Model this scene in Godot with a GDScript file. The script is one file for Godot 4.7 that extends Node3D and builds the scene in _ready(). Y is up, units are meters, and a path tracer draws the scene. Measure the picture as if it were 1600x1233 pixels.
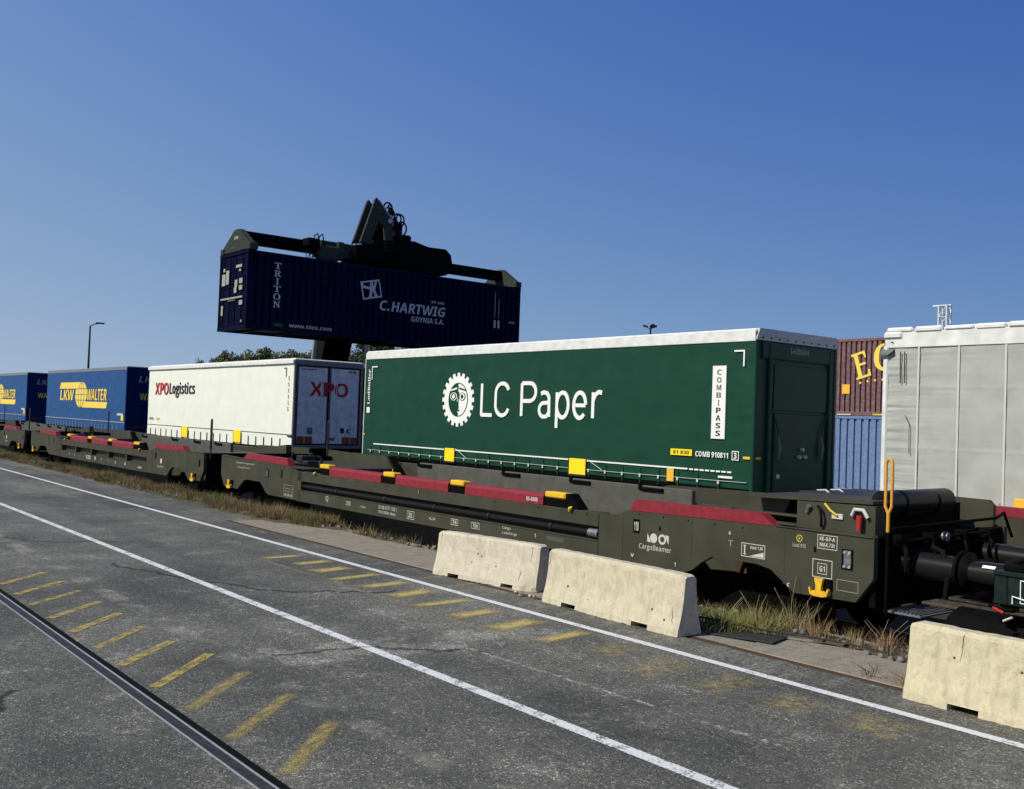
extends Node3D
# A rail freight terminal in sunlight. x runs along the tracks, z across them, y is up; asphalt is y = 0.

var M := {}
var box_cache := {}
var text_cache := {}
var taken := {}
var soil_at: Callable
var rng := RandomNumberGenerator.new()

func _ready() -> void:
	rng.seed = 7
	make_camera_and_light()
	make_materials()
	make_ground()
	make_tracks()
	make_barriers()
	make_wagons()
	make_trailers()
	make_lifted_container()
	make_reach_stacker()
	make_container_stack()
	make_far_things()
	make_plants()

# ------------------------------------------------------------------ camera, sky, sun
func make_camera_and_light() -> void:
	var cam := Camera3D.new()
	cam.name = "camera"
	var yaw := deg_to_rad(38.79)
	var pit := deg_to_rad(1.47)
	var rol := deg_to_rad(-2.08)
	var f := Vector3(-cos(yaw) * cos(pit), sin(pit), -sin(yaw) * cos(pit))
	var r := f.cross(Vector3.UP).normalized()
	var u := r.cross(f)
	var r2 := r * cos(rol) - u * sin(rol)
	var u2 := u * cos(rol) + r * sin(rol)
	cam.transform = Transform3D(Basis(r2, u2, -f), Vector3(0, 2.2, 0))
	cam.fov = 43.32
	cam.near = 0.05
	cam.far = 3000.0
	add_child(cam)
	var sun := DirectionalLight3D.new()
	sun.name = "sun"
	var to_sun := Vector3(-0.23, 0.0, 0.97).normalized() * cos(deg_to_rad(43.0)) + Vector3.UP * sin(deg_to_rad(43.0))
	sun.look_at_from_position(Vector3.ZERO, -to_sun, Vector3.UP)
	sun.light_energy = 1.5
	sun.light_color = Color(1.0, 0.98, 0.905)
	sun.light_angular_distance = 0.53
	sun.shadow_enabled = true
	add_child(sun)
	var env := Environment.new()
	env.background_mode = Environment.BG_SKY
	var sky := Sky.new()
	var pm := PanoramaSkyMaterial.new()
	pm.panorama = ImageTexture.create_from_image(sky_image(Vector2(-0.23, 0.97).normalized()))
	sky.sky_material = pm
	env.sky = sky
	env.tonemap_mode = Environment.TONE_MAPPER_LINEAR
	env.tonemap_exposure = 1.0
	env.sdfgi_enabled = true
	env.ssao_enabled = true
	env.ssil_enabled = true
	var we := WorldEnvironment.new()
	we.name = "world_environment"
	we.environment = env
	add_child(we)

func sky_image(sun_flat: Vector2) -> Image:
	# clear air: paler towards the horizon and towards the sun's side, as Rayleigh and haze make it
	var w := 512
	var h := 256
	var im := Image.create(w, h, false, Image.FORMAT_RGBF)
	for j in h:
		var el := 90.0 - (j + 0.5) / h * 180.0
		var e := 40.0 * (1.0 - exp(-maxf(el, 0.0) / 40.0))
		for i in w:
			var a := (i + 0.5) / w * TAU
			var d := Vector2(sin(a), -cos(a))
			var c := d.dot(sun_flat)
			var lr := log(0.328) - 0.066 * (1.0 - 0.58 * minf(c, 0.1)) * (e - 3.0) + 0.62 * (c - 0.03)
			var lg := log(0.442) - 0.042 * (1.0 - 0.65 * minf(c, 0.1)) * (e - 3.0) + 0.36 * (c - 0.03)
			var lb := log(0.606) - 0.0095 * (1.0 - 1.0 * minf(c, 0.1)) * (e - 3.0) + 0.14 * (c - 0.03)
			var col := Color(exp(lr), exp(lg), exp(lb))
			if el < 0.0:
				col = col.lerp(Color(0.13, 0.13, 0.125), clampf(-el / 3.0, 0.0, 1.0))
			im.set_pixel(i, j, col)
	return im

# ------------------------------------------------------------------ materials
func lin(r: float, g: float, b: float) -> Color:
	return Color(r, g, b).linear_to_srgb()

func noise_image(w: int, h: int, s: int, freq: float, oct: int, seamless := true, kind := FastNoiseLite.TYPE_SIMPLEX_SMOOTH) -> PackedByteArray:
	var n := FastNoiseLite.new()
	n.noise_type = kind
	n.seed = s
	n.frequency = freq
	n.fractal_octaves = oct
	if oct == 1:
		n.fractal_type = FastNoiseLite.FRACTAL_NONE
	var im: Image = n.get_seamless_image(w, h) if seamless else n.get_image(w, h)
	im.convert(Image.FORMAT_L8)
	return im.get_data()

func grey_tex(d: PackedByteArray, w: int, h: int, lo: float, hi: float, gamma := 1.0) -> ImageTexture:
	var out := PackedByteArray()
	out.resize(w * h)
	var lut := PackedByteArray()
	lut.resize(256)
	for i in 256:
		lut[i] = int(clampf(lerpf(lo, hi, pow(i / 255.0, gamma)), 0.0, 1.0) * 255.0)
	for i in w * h:
		out[i] = lut[d[i]]
	var im := Image.create_from_data(w, h, false, Image.FORMAT_L8, out)
	im.convert(Image.FORMAT_RGB8)
	return ImageTexture.create_from_image(im)

func normal_tex(d: PackedByteArray, w: int, h: int, strength: float) -> ImageTexture:
	var im := Image.create_from_data(w, h, false, Image.FORMAT_L8, d)
	im.convert(Image.FORMAT_RGBA8)
	im.bump_map_to_normal_map(strength)
	return ImageTexture.create_from_image(im)

func mat(key: String, c: Color, rough := 0.6, metal := 0.0, tex: Texture2D = null, tile := 1.0, nrm: Texture2D = null, nstr := 0.5) -> StandardMaterial3D:
	var m := StandardMaterial3D.new()
	m.resource_name = key
	m.albedo_color = c
	m.roughness = rough
	m.metallic = metal
	m.metallic_specular = 0.5 if metal > 0.0 else 0.3
	if tex:
		m.albedo_texture = tex
	if nrm:
		m.normal_enabled = true
		m.normal_texture = nrm
		m.normal_scale = nstr
	if tex or nrm:
		m.uv1_triplanar = true
		m.uv1_world_triplanar = true
		m.uv1_scale = Vector3.ONE / tile
	M[key] = m
	return m

func make_materials() -> void:
	var grime_d := noise_image(512, 512, 3, 0.012, 5)
	var grime := grey_tex(grime_d, 512, 512, 0.62, 1.0, 0.8)
	var grime_soft := grey_tex(grime_d, 512, 512, 0.82, 1.0, 0.8)
	var fine_d := noise_image(512, 512, 9, 0.06, 4)
	var fine := grey_tex(fine_d, 512, 512, 0.7, 1.0)
	var fine_n := normal_tex(fine_d, 512, 512, 2.0)
	mat("wagon_paint", lin(0.06, 0.058, 0.04), 0.55, 0.0, grime_soft, 4.3)
	mat("pocket_grey", lin(0.105, 0.102, 0.088), 0.6, 0.0, grime_soft, 2.3)
	mat("wagon_red", lin(0.26, 0.028, 0.04), 0.5, 0.0, grime_soft, 0.9)
	mat("clamp_yellow", lin(0.85, 0.5, 0.03), 0.55, 0.0, grime_soft, 0.4)
	mat("post_yellow", lin(0.72, 0.36, 0.05), 0.5, 0.0, grime_soft, 0.3)
	mat("black_steel", lin(0.006, 0.006, 0.006), 0.55, 0.0, grime, 0.7)
	mat("dark_steel", lin(0.03, 0.03, 0.03), 0.5, 0.3, grime, 0.8)
	mat("black_rubber", lin(0.008, 0.008, 0.008), 0.75)
	mat("tube_black", lin(0.012, 0.012, 0.012), 0.32, 0.0, grime_soft, 0.5)
	mat("grey_steel", lin(0.32, 0.33, 0.34), 0.45, 0.6, grime, 0.7)
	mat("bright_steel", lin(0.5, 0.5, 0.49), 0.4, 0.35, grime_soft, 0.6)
	mat("rail_grey", lin(0.05, 0.05, 0.05), 0.6, 0.0, grime, 0.5)
	mat("rail_steel", lin(0.2, 0.17, 0.15), 0.4, 0.7, grime, 0.8)
	mat("rust", lin(0.1, 0.05, 0.03), 0.85, 0.0, fine, 0.5)
	mat("white_paint", lin(0.78, 0.78, 0.75), 0.6)
	mat("dull_white", lin(0.5, 0.5, 0.46), 0.7)
	mat("faint_white", lin(0.3, 0.3, 0.27), 0.7)
	mat("sign_yellow", lin(0.6, 0.45, 0.06), 0.6)
	mat("red_handle", lin(0.35, 0.02, 0.025), 0.45)
	mat("next_green", lin(0.012, 0.025, 0.023), 0.5, 0.0, grime, 0.8)
	# trailers
	mat("curtain_green", lin(0.0092, 0.056, 0.035), 0.5, 0.0, grey_tex(grime_d, 512, 512, 0.88, 1.0), 4.0)
	mat("curtain_white", lin(0.76, 0.77, 0.69), 0.6, 0.0, grey_tex(grime_d, 512, 512, 0.96, 1.0), 5.0)
	mat("curtain_blue", lin(0.02, 0.088, 0.26), 0.5, 0.0, grime_soft, 3.0)
	mat("curtain_silver", lin(0.42, 0.425, 0.395), 0.55, 0.0, grey_tex(grime_d, 512, 512, 0.9, 1.0), 3.5)
	mat("seam_grey", lin(0.53, 0.535, 0.5), 0.6)
	mat("roof_white", lin(0.78, 0.78, 0.76), 0.5, 0.0, grey_tex(grime_d, 512, 512, 0.86, 1.0), 2.0)
	mat("roof_grey", lin(0.42, 0.42, 0.42), 0.45, 0.2, grime_soft, 1.0)
	mat("roof_blue", lin(0.2, 0.23, 0.27), 0.5, 0.0, grime_soft, 1.0)
	mat("door_white", lin(0.72, 0.71, 0.68), 0.4, 0.0, grime_soft, 2.0)
	mat("door_frame", lin(0.2, 0.19, 0.18), 0.5, 0.0, grime_soft, 1.0)
	mat("shaded_end_blue", lin(0.01, 0.028, 0.11), 0.45, 0.0, grime_soft, 2.0)  # end walls darker than the curtain blue, their shade partly put into the colour
	mat("lamp_red", lin(0.22, 0.05, 0.02), 0.3)
	mat("lamp_amber", lin(0.8, 0.45, 0.05), 0.3)
	mat("plate_yellow", lin(0.95, 0.68, 0.02), 0.5)
	mat("logo_yellow", lin(0.82, 0.6, 0.1), 0.6)
	mat("logo_red", lin(0.42, 0.02, 0.03), 0.55)
	mat("logo_black", lin(0.03, 0.03, 0.032), 0.55)
	mat("logo_grey", lin(0.14, 0.15, 0.14), 0.6)
	mat("tyre", lin(0.014, 0.014, 0.014), 0.85)
	# containers
	mat("box_navy", lin(0.006, 0.0075, 0.036), 0.5, 0.0, grime, 1.6)
	mat("box_maroon", lin(0.25, 0.14, 0.145), 0.6, 0.0, grime, 1.2)
	mat("box_blue", lin(0.16, 0.24, 0.42), 0.6, 0.0, grime_soft, 1.2)
	mat("box_letter", lin(0.42, 0.42, 0.44), 0.6)
	mat("stacker", lin(0.06, 0.07, 0.06), 0.5, 0.0, grime, 0.8)
	mat("stacker_dark", lin(0.006, 0.0065, 0.006), 0.55, 0.0, grime, 0.8)
	mat("cab_glass", lin(0.02, 0.025, 0.03), 0.08)
	# concrete, soil
	concrete_tex()
	mat("soil", lin(0.1, 0.087, 0.06), 0.95, 0.0, fine, 0.8, fine_n, 1.0)
	mat("ballast", lin(0.06, 0.055, 0.048), 0.95, 0.0, fine, 0.35, fine_n, 1.5)
	mat("stone", lin(0.17, 0.16, 0.145), 0.9)
	mat("sleeper", lin(0.06, 0.052, 0.045), 0.9, 0.0, fine, 0.6)
	mat("yard", lin(0.14, 0.135, 0.125), 0.9, 0.0, grime, 7.0, fine_n, 0.5)
	for k in ["black_steel", "black_rubber", "stacker_dark", "stacker", "box_navy", "shaded_end_blue"]:
		M[k].metallic_specular = 0.12
		M[k].roughness = 0.65
	mat("straw", lin(0.24, 0.19, 0.1), 0.85)
	for k in [["grass_dry", Color(0.2, 0.145, 0.065)], ["grass_green", Color(0.085, 0.105, 0.025)]]:
		var g := mat(k[0], Color(1, 1, 1), 0.8)
		g.vertex_color_use_as_albedo = true
		g.backlight = Color(k[1].r, k[1].g, k[1].b) * 0.5
		g.cull_mode = BaseMaterial3D.CULL_DISABLED
	var lf := mat("leaf", Color(1, 1, 1), 0.7)
	lf.vertex_color_use_as_albedo = true
	lf.backlight = Color(0.12, 0.16, 0.04)
	lf.cull_mode = BaseMaterial3D.CULL_DISABLED
	mat("bark", lin(0.06, 0.05, 0.04), 0.95)
	asphalt_tex()
	paint_tex()

func concrete_tex() -> void:
	var a := noise_image(512, 512, 21, 0.008, 4)
	var b := noise_image(512, 512, 22, 0.09, 3)
	var c := noise_image(512, 512, 23, 0.03, 2)
	var out := PackedByteArray()
	out.resize(512 * 512 * 3)
	for i in 512 * 512:
		var x := i % 512
		var y := i / 512
		# stains drawn out downwards by rain: sample one field with a stretched row
		var streak := c[((y / 5 + a[i] / 6) % 512) * 512 + x] / 255.0
		var v := 0.78 + 0.18 * (a[i] / 255.0) + 0.1 * (b[i] / 255.0 - 0.5) - 0.2 * maxf(0.0, streak - 0.56)
		if a[i] > 168:
			v -= 0.1 * minf(1.0, (a[i] - 168) / 30.0) * (0.4 + b[i] / 255.0)
		if b[i] > 222:
			v -= 0.14
		var warm := 0.02 * (a[(i * 7) % 262144] / 255.0)
		out[i * 3] = int(clampf(v, 0, 1) * 255)
		out[i * 3 + 1] = int(clampf(v - 0.008 - warm, 0, 1) * 255)
		out[i * 3 + 2] = int(clampf(v - 0.03 - warm * 1.6, 0, 1) * 255)
	var t := ImageTexture.create_from_image(Image.create_from_data(512, 512, false, Image.FORMAT_RGB8, out))
	var n := normal_tex(b, 512, 512, 2.5)
	mat("concrete", lin(0.72, 0.665, 0.53), 0.85, 0.0, t, 1.1, n, 0.35)
	var cb := mat("concrete_b", lin(0.74, 0.69, 0.585), 0.85, 0.0, t, 1.3, n, 0.35)
	cb.uv1_offset = Vector3(0.37, 0.21, 0.6)
	var cc := mat("concrete_c", lin(0.73, 0.675, 0.505), 0.85, 0.0, t, 0.95, n, 0.35)
	cc.uv1_offset = Vector3(0.13, 0.55, 0.3)
	mat("slab", lin(0.34, 0.315, 0.265), 0.9, 0.0, t, 1.7, n, 0.6)
	mat("concrete_dark", lin(0.1, 0.085, 0.07), 0.9, 0.0, t, 0.5, n, 0.4)
	mat("pit", lin(0.07, 0.06, 0.05), 0.95)

func asphalt_tex() -> void:
	var w := 1024
	var cell := noise_image(w, w, 31, 0.12, 1, true, FastNoiseLite.TYPE_CELLULAR)
	var nc := FastNoiseLite.new()
	nc.noise_type = FastNoiseLite.TYPE_CELLULAR
	nc.seed = 32
	nc.frequency = 0.12
	nc.fractal_type = FastNoiseLite.FRACTAL_NONE
	nc.cellular_return_type = FastNoiseLite.RETURN_CELL_VALUE
	var ci := nc.get_seamless_image(w, w)
	ci.convert(Image.FORMAT_L8)
	var val := ci.get_data()
	var soft := noise_image(w, w, 33, 0.02, 4)
	var out := PackedByteArray()
	out.resize(w * w * 3)
	for i in w * w:
		var q := val[i] / 255.0
		var v := 0.055 + 0.05 * q + 0.045 * (soft[i] / 255.0)
		if q > 0.86:
			v += 0.2 * (q - 0.86) / 0.14
		elif q < 0.2:
			v -= 0.025
		v *= 2.16
		var s := pow(clampf(v, 0.0, 1.0), 1.0 / 2.2)
		out[i * 3] = int(s * 255)
		out[i * 3 + 1] = int(s * 251)
		out[i * 3 + 2] = int(s * 228)
	var t := ImageTexture.create_from_image(Image.create_from_data(w, w, false, Image.FORMAT_RGB8, out))
	# coarse map of wear, patches, cracks and dust over 48 m x 12 m
	var cw := 2048
	var ch := 512
	var big := noise_image(cw, ch, 41, 0.006, 5, false)
	var mid := noise_image(cw, ch, 42, 0.03, 4, false)
	var fin := noise_image(cw, ch, 43, 0.16, 2, false)
	var st := noise_image(cw, ch, 44, 0.02, 3, false)
	var map := PackedFloat32Array()
	map.resize(cw * ch)
	for j in ch:
		for i in cw:
			var k := j * cw + i
			var streak := st[j * cw + i / 14] / 255.0
			var v := 0.69 + 0.3 * (big[k] / 255.0 - 0.5) + 0.14 * (mid[k] / 255.0 - 0.5) + 0.1 * (fin[k] / 255.0 - 0.5) + 0.16 * (streak - 0.5)
			# broken dust and worn-off binder
			if mid[k] > 178 and fin[k] > 120:
				v += 0.1
			map[k] = v
	# the laying joint that runs along the apron, paler on one side, and transverse patches
	var px := cw / 48.0
	var wob := FastNoiseLite.new()
	wob.seed = 17
	wob.frequency = 0.02
	wob.fractal_octaves = 4
	for cr in [[[-14.2, -4.45], [-12.4, -4.9], [-11.4, -5.5], [-10.9, -6.1], [-10.6, -6.9]], [[-8.35, -4.1], [-8.25, -4.7], [-8.1, -5.0], [-7.7, -5.4], [-7.55, -5.7]], [[-18.0, -3.5], [-16.9, -4.3], [-16.6, -5.2]], [[-6.2, -1.2], [-7.4, -1.5], [-8.3, -1.9]]]:
		for s in cr.size() - 1:
			var a := Vector2(cr[s][0], cr[s][1])
			var b := Vector2(cr[s + 1][0], cr[s + 1][1])
			var n := int(a.distance_to(b) * px * 1.5)
			for q in n:
				var p := a.lerp(b, q / float(n))
				var ii := int((p.x + 40.0) * px + 9.0 * wob.get_noise_2d(q * 0.9 + 300.0 * s, p.y * 40.0) + rng.randf_range(-0.6, 0.6))
				var jj := int((3.9 - p.y) * px + 6.0 * wob.get_noise_2d(q * 0.9 + 900.0 + 300.0 * s, p.x * 40.0) + rng.randf_range(-0.6, 0.6))
				for dj in range(-1, 1):
					for di in range(-1, 1):
						var k := (jj + dj) * cw + ii + di
						if k > 0 and k < cw * ch:
							map[k] = 0.3
	for q in 420:
		if wob.get_noise_1d(q * 3.0) > -0.05:
			var ii := int((-8.0 + 0.009 * q + 40.0) * px)
			var jj := int((3.9 + 5.72 + 0.0004 * q) * px)
			map[jj * cw + ii] += 0.25
			map[(jj + 1) * cw + ii] += 0.16
	# paler joint along the hatching and a scraped patch across the lane
	for i in cw:
		for jj in range(int(7.5 * px), int(7.72 * px)):
			var k := jj * cw + i
			map[k] += 0.16 * clampf((mid[k] - 105) / 60.0, 0.0, 1.0)
	for jj in range(int(7.9 * px), int(10.9 * px)):
		var z := 3.9 - jj / px
		var xm := -8.05 + 0.28 * (z + 5.0) * -0.4
		for ii in range(int((xm - 0.45 + 40.0) * px), int((xm + 0.3 + 40.0) * px)):
			var k := jj * cw + ii
			map[k] += 0.17 * clampf((mid[k] + fin[k] * 0.4 - 130) / 60.0, 0.0, 1.0)
	# scuffs and scratches of pale dust, mostly along the lane
	for s in 420:
		var x0 := rng.randi_range(0, cw - 80)
		var y0 := rng.randi_range(10, ch - 10)
		var ln := rng.randi_range(4, 46)
		var dy := rng.randf_range(-0.12, 0.12)
		var lift := rng.randf_range(0.06, 0.22)
		if rng.randf() < 0.25:
			lift = -0.14
		var wd := 1 if rng.randf() < 0.7 else 3
		for q in ln:
			if rng.randf() < 0.72:
				for e in wd:
					var k := int(y0 + dy * q + e) * cw + x0 + q
					if k > 0 and k < cw * ch:
						map[k] += lift
	var cb := PackedByteArray()
	cb.resize(cw * ch)
	for k in cw * ch:
		cb[k] = int(clampf(map[k], 0.05, 1.0) * 255)
	var cim := Image.create_from_data(cw, ch, false, Image.FORMAT_L8, cb)
	cim.convert(Image.FORMAT_RGB8)
	var m := StandardMaterial3D.new()
	m.resource_name = "asphalt"
	m.albedo_texture = t
	m.uv1_scale = Vector3(1 / 1.5, 1 / 1.5, 1)
	m.roughness = 0.82
	m.normal_enabled = true
	m.normal_texture = normal_tex(cell, w, w, 5.0)
	m.normal_scale = 0.8
	m.detail_enabled = true
	m.detail_blend_mode = BaseMaterial3D.BLEND_MODE_MUL
	m.detail_uv_layer = BaseMaterial3D.DETAIL_UV_2
	m.detail_albedo = ImageTexture.create_from_image(cim)
	M["asphalt"] = m

func worn_tex(s: int, col: Color, keep: float, soft: float, edge: float, w := 256, h := 256, ends := true) -> ImageTexture:
	var a := noise_image(w, h, s, 0.02, 4, false)
	var b := noise_image(w, h, s + 50, 0.12, 3, false)
	var out := PackedByteArray()
	out.resize(w * h * 4)
	var side := float(mini(w, h))
	for i in w * h:
		var x := i % w
		var y := i / w
		var e := minf(y, h - 1 - y) / side
		if ends:
			e = minf(e, minf(x, w - 1 - x) / side)
		var v := 0.55 * (a[i] / 255.0) + 0.45 * (b[i] / 255.0)
		var al := clampf((v - (1.0 - keep)) / soft, 0.0, 1.0) * clampf(e / edge + (b[i] / 255.0 - 0.5) * 1.2, 0.0, 1.0)
		var sh := 0.85 + 0.15 * b[i] / 255.0
		out[i * 4] = int(col.r * sh * 255)
		out[i * 4 + 1] = int(col.g * sh * 255)
		out[i * 4 + 2] = int(col.b * sh * 255)
		out[i * 4 + 3] = int(al * 255)
	return ImageTexture.create_from_image(Image.create_from_data(w, h, false, Image.FORMAT_RGBA8, out))

func paint_tex() -> void:
	var y := lin(0.46, 0.35, 0.09)
	var wh := lin(0.74, 0.74, 0.71)
	var defs := [["worn_yellow_a", 61, y, 0.85, 0.45, 0.12, 48, 320, true], ["worn_yellow_b", 62, y, 0.74, 0.45, 0.16, 48, 320, true], ["worn_yellow_c", 63, lin(0.46, 0.35, 0.1), 0.78, 0.6, 0.3, 96, 320, true], ["worn_yellow_d", 64, lin(0.42, 0.335, 0.15), 0.68, 0.55, 0.4, 192, 256, true], ["worn_yellow_e", 68, lin(0.52, 0.4, 0.13), 0.86, 0.32, 0.35, 160, 256, true], ["worn_pale", 65, lin(0.34, 0.33, 0.28), 0.62, 0.6, 0.25, 48, 256, true], ["worn_white", 66, wh, 0.95, 0.3, 0.06, 512, 32, false], ["worn_white_b", 67, wh, 0.84, 0.3, 0.06, 512, 32, false]]
	for d in defs:
		var m := StandardMaterial3D.new()
		m.resource_name = d[0]
		m.albedo_texture = worn_tex(d[1], d[2], d[3], d[4], d[5], d[6], d[7], d[8])
		m.transparency = BaseMaterial3D.TRANSPARENCY_ALPHA
		m.roughness = 0.75
		M[d[0]] = m

# ------------------------------------------------------------------ mesh helpers
func begin() -> SurfaceTool:
	var s := SurfaceTool.new()
	s.begin(Mesh.PRIMITIVE_TRIANGLES)
	return s

func tri(s: SurfaceTool, a: Vector3, b: Vector3, c: Vector3) -> void:  # counter-clockwise from outside
	var n := (b - a).cross(c - a)
	if n.length_squared() < 1e-16:
		return
	n = n.normalized()
	for p in [a, c, b]:
		s.set_normal(n)
		s.add_vertex(p)

func quad(s: SurfaceTool, a: Vector3, b: Vector3, c: Vector3, d: Vector3) -> void:
	tri(s, a, b, c)
	tri(s, a, c, d)

func otri(s: SurfaceTool, o: Vector3, a: Vector3, b: Vector3, c: Vector3) -> void:  # faces away from o
	if (b - a).cross(c - a).dot((a + b + c) / 3.0 - o) < 0.0:
		tri(s, a, c, b)
	else:
		tri(s, a, b, c)

func cbox(size: Vector3, bev := 0.0) -> ArrayMesh:
	var key := "%.3f_%.3f_%.3f_%.4f" % [size.x, size.y, size.z, bev]
	if box_cache.has(key):
		return box_cache[key]
	var s := begin()
	var h := size / 2.0
	bev = minf(bev, minf(h.x, minf(h.y, h.z)) * 0.8)
	if bev <= 0.0005:
		for ax in 3:
			for sg in [-1.0, 1.0]:
				var q := []
				for c in [[-1, -1], [1, -1], [1, 1], [-1, 1]]:
					var p := Vector3.ZERO
					p[ax] = sg * h[ax]
					p[(ax + 1) % 3] = c[0] * h[(ax + 1) % 3]
					p[(ax + 2) % 3] = c[1] * h[(ax + 2) % 3]
					q.append(p)
				otri(s, Vector3.ZERO, q[0], q[1], q[2])
				otri(s, Vector3.ZERO, q[0], q[2], q[3])
	else:
		var at := func(sx: float, sy: float, sz: float, ax: int) -> Vector3:
			var p := Vector3(sx * (h.x - bev), sy * (h.y - bev), sz * (h.z - bev))
			p[ax] = [sx, sy, sz][ax] * h[ax]
			return p
		for ax in 3:
			var b1 := (ax + 1) % 3
			var b2 := (ax + 2) % 3
			for sg in [-1.0, 1.0]:
				var q := []
				for c in [[-1.0, -1.0], [1.0, -1.0], [1.0, 1.0], [-1.0, 1.0]]:
					var t := [0.0, 0.0, 0.0]
					t[ax] = sg
					t[b1] = c[0]
					t[b2] = c[1]
					q.append(at.call(t[0], t[1], t[2], ax))
				otri(s, Vector3.ZERO, q[0], q[1], q[2])
				otri(s, Vector3.ZERO, q[0], q[2], q[3])
			for s1 in [-1.0, 1.0]:
				for s2 in [-1.0, 1.0]:
					var t0 := [0.0, 0.0, 0.0]
					t0[b1] = s1
					t0[b2] = s2
					t0[ax] = -1.0
					var a0: Vector3 = at.call(t0[0], t0[1], t0[2], b1)
					var c0: Vector3 = at.call(t0[0], t0[1], t0[2], b2)
					t0[ax] = 1.0
					var a1: Vector3 = at.call(t0[0], t0[1], t0[2], b1)
					var c1: Vector3 = at.call(t0[0], t0[1], t0[2], b2)
					otri(s, Vector3.ZERO, a0, a1, c1)
					otri(s, Vector3.ZERO, a0, c1, c0)
		for sx in [-1.0, 1.0]:
			for sy in [-1.0, 1.0]:
				for sz in [-1.0, 1.0]:
					otri(s, Vector3.ZERO, at.call(sx, sy, sz, 0), at.call(sx, sy, sz, 1), at.call(sx, sy, sz, 2))
	var m := s.commit()
	box_cache[key] = m
	return m

func prism(pts: Array, z0: float, z1: float) -> ArrayMesh:  # an xy outline drawn out from z0 to z1
	var p := PackedVector2Array()
	for q in pts:
		p.append(Vector2(q[0], q[1]))
	if Geometry2D.is_polygon_clockwise(p):
		p.reverse()
	var s := begin()
	prism_into(s, p, z0, z1)
	return s.commit()

func prism_into(s: SurfaceTool, p: PackedVector2Array, z0: float, z1: float) -> void:
	var ix := Geometry2D.triangulate_polygon(p)
	for t in range(0, ix.size(), 3):
		var a := p[ix[t]]
		var b := p[ix[t + 1]]
		var c := p[ix[t + 2]]
		if (b - a).cross(c - a) < 0:
			var k := b
			b = c
			c = k
		tri(s, Vector3(a.x, a.y, z1), Vector3(b.x, b.y, z1), Vector3(c.x, c.y, z1))
		tri(s, Vector3(a.x, a.y, z0), Vector3(c.x, c.y, z0), Vector3(b.x, b.y, z0))
	var area := 0.0
	for i in p.size():
		area += p[i].cross(p[(i + 1) % p.size()])
	for i in p.size():
		var a := p[i]
		var b := p[(i + 1) % p.size()]
		if area < 0:
			var k := a
			a = b
			b = k
		quad(s, Vector3(a.x, a.y, z0), Vector3(b.x, b.y, z0), Vector3(b.x, b.y, z1), Vector3(a.x, a.y, z1))

func ring_frame(d: Vector3) -> Array:
	var u := d.cross(Vector3.UP if absf(d.y) < 0.9 else Vector3.RIGHT).normalized()
	return [u, u.cross(d).normalized()]

func tube_into(s: SurfaceTool, path: Array, rad: Variant, n := 10, caps := true) -> void:
	var rings := []
	var norms := []
	var u := Vector3.ZERO
	for i in path.size():
		var d: Vector3
		if i == 0:
			d = path[1] - path[0]
		elif i == path.size() - 1:
			d = path[i] - path[i - 1]
		else:
			d = (path[i] - path[i - 1]).normalized() + (path[i + 1] - path[i]).normalized()
		d = d.normalized()
		if i == 0:
			u = ring_frame(d)[0]
		else:
			u = (u - d * u.dot(d)).normalized()
		var v := d.cross(u)
		var r: float = rad[i] if rad is Array else rad
		var ring := []
		var nn := []
		for k in n:
			var a := TAU * k / n
			var o := u * cos(a) + v * sin(a)
			ring.append(path[i] + o * r)
			nn.append(o)
		rings.append(ring)
		norms.append(nn)
	for i in path.size() - 1:
		for k in n:
			var k2 := (k + 1) % n
			var vs := [rings[i][k], rings[i][k2], rings[i + 1][k2], rings[i + 1][k]]
			var ns := [norms[i][k], norms[i][k2], norms[i + 1][k2], norms[i + 1][k]]
			for t in [[0, 2, 1], [0, 3, 2]]:
				for q in t:
					s.set_normal(ns[q])
					s.add_vertex(vs[q])
	if caps:
		for e in [0, path.size() - 1]:
			var o: Vector3 = path[e]
			var inner: Vector3 = path[1] if e == 0 else path[e - 1]
			for k in n:
				otri(s, inner, o, rings[e][k], rings[e][(k + 1) % n])

func tube(path: Array, rad: Variant, n := 10) -> ArrayMesh:
	var s := begin()
	tube_into(s, path, rad, n)
	return s.commit()

func lathe(profile: Array, n := 24) -> ArrayMesh:  # [radius, z] pairs turned about z, flat shaded along, smooth around
	var s := begin()
	for i in profile.size() - 1:
		var r0: float = profile[i][0]
		var z0: float = profile[i][1]
		var r1: float = profile[i + 1][0]
		var z1: float = profile[i + 1][1]
		var nr := z1 - z0
		var nz := r0 - r1
		var l := sqrt(nr * nr + nz * nz)
		if l < 1e-6:
			continue
		for k in n:
			var a0 := TAU * k / n
			var a1 := TAU * (k + 1) / n
			var vs := [Vector3(cos(a0) * r0, sin(a0) * r0, z0), Vector3(cos(a1) * r0, sin(a1) * r0, z0), Vector3(cos(a1) * r1, sin(a1) * r1, z1), Vector3(cos(a0) * r1, sin(a0) * r1, z1)]
			var aa := [a0, a1, a1, a0]
			for t in [[0, 2, 1], [0, 3, 2]]:
				for q in t:
					s.set_normal(Vector3(cos(aa[q]) * nr, sin(aa[q]) * nr, nz) / l)
					s.add_vertex(vs[q])
	return s.commit()

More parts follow.
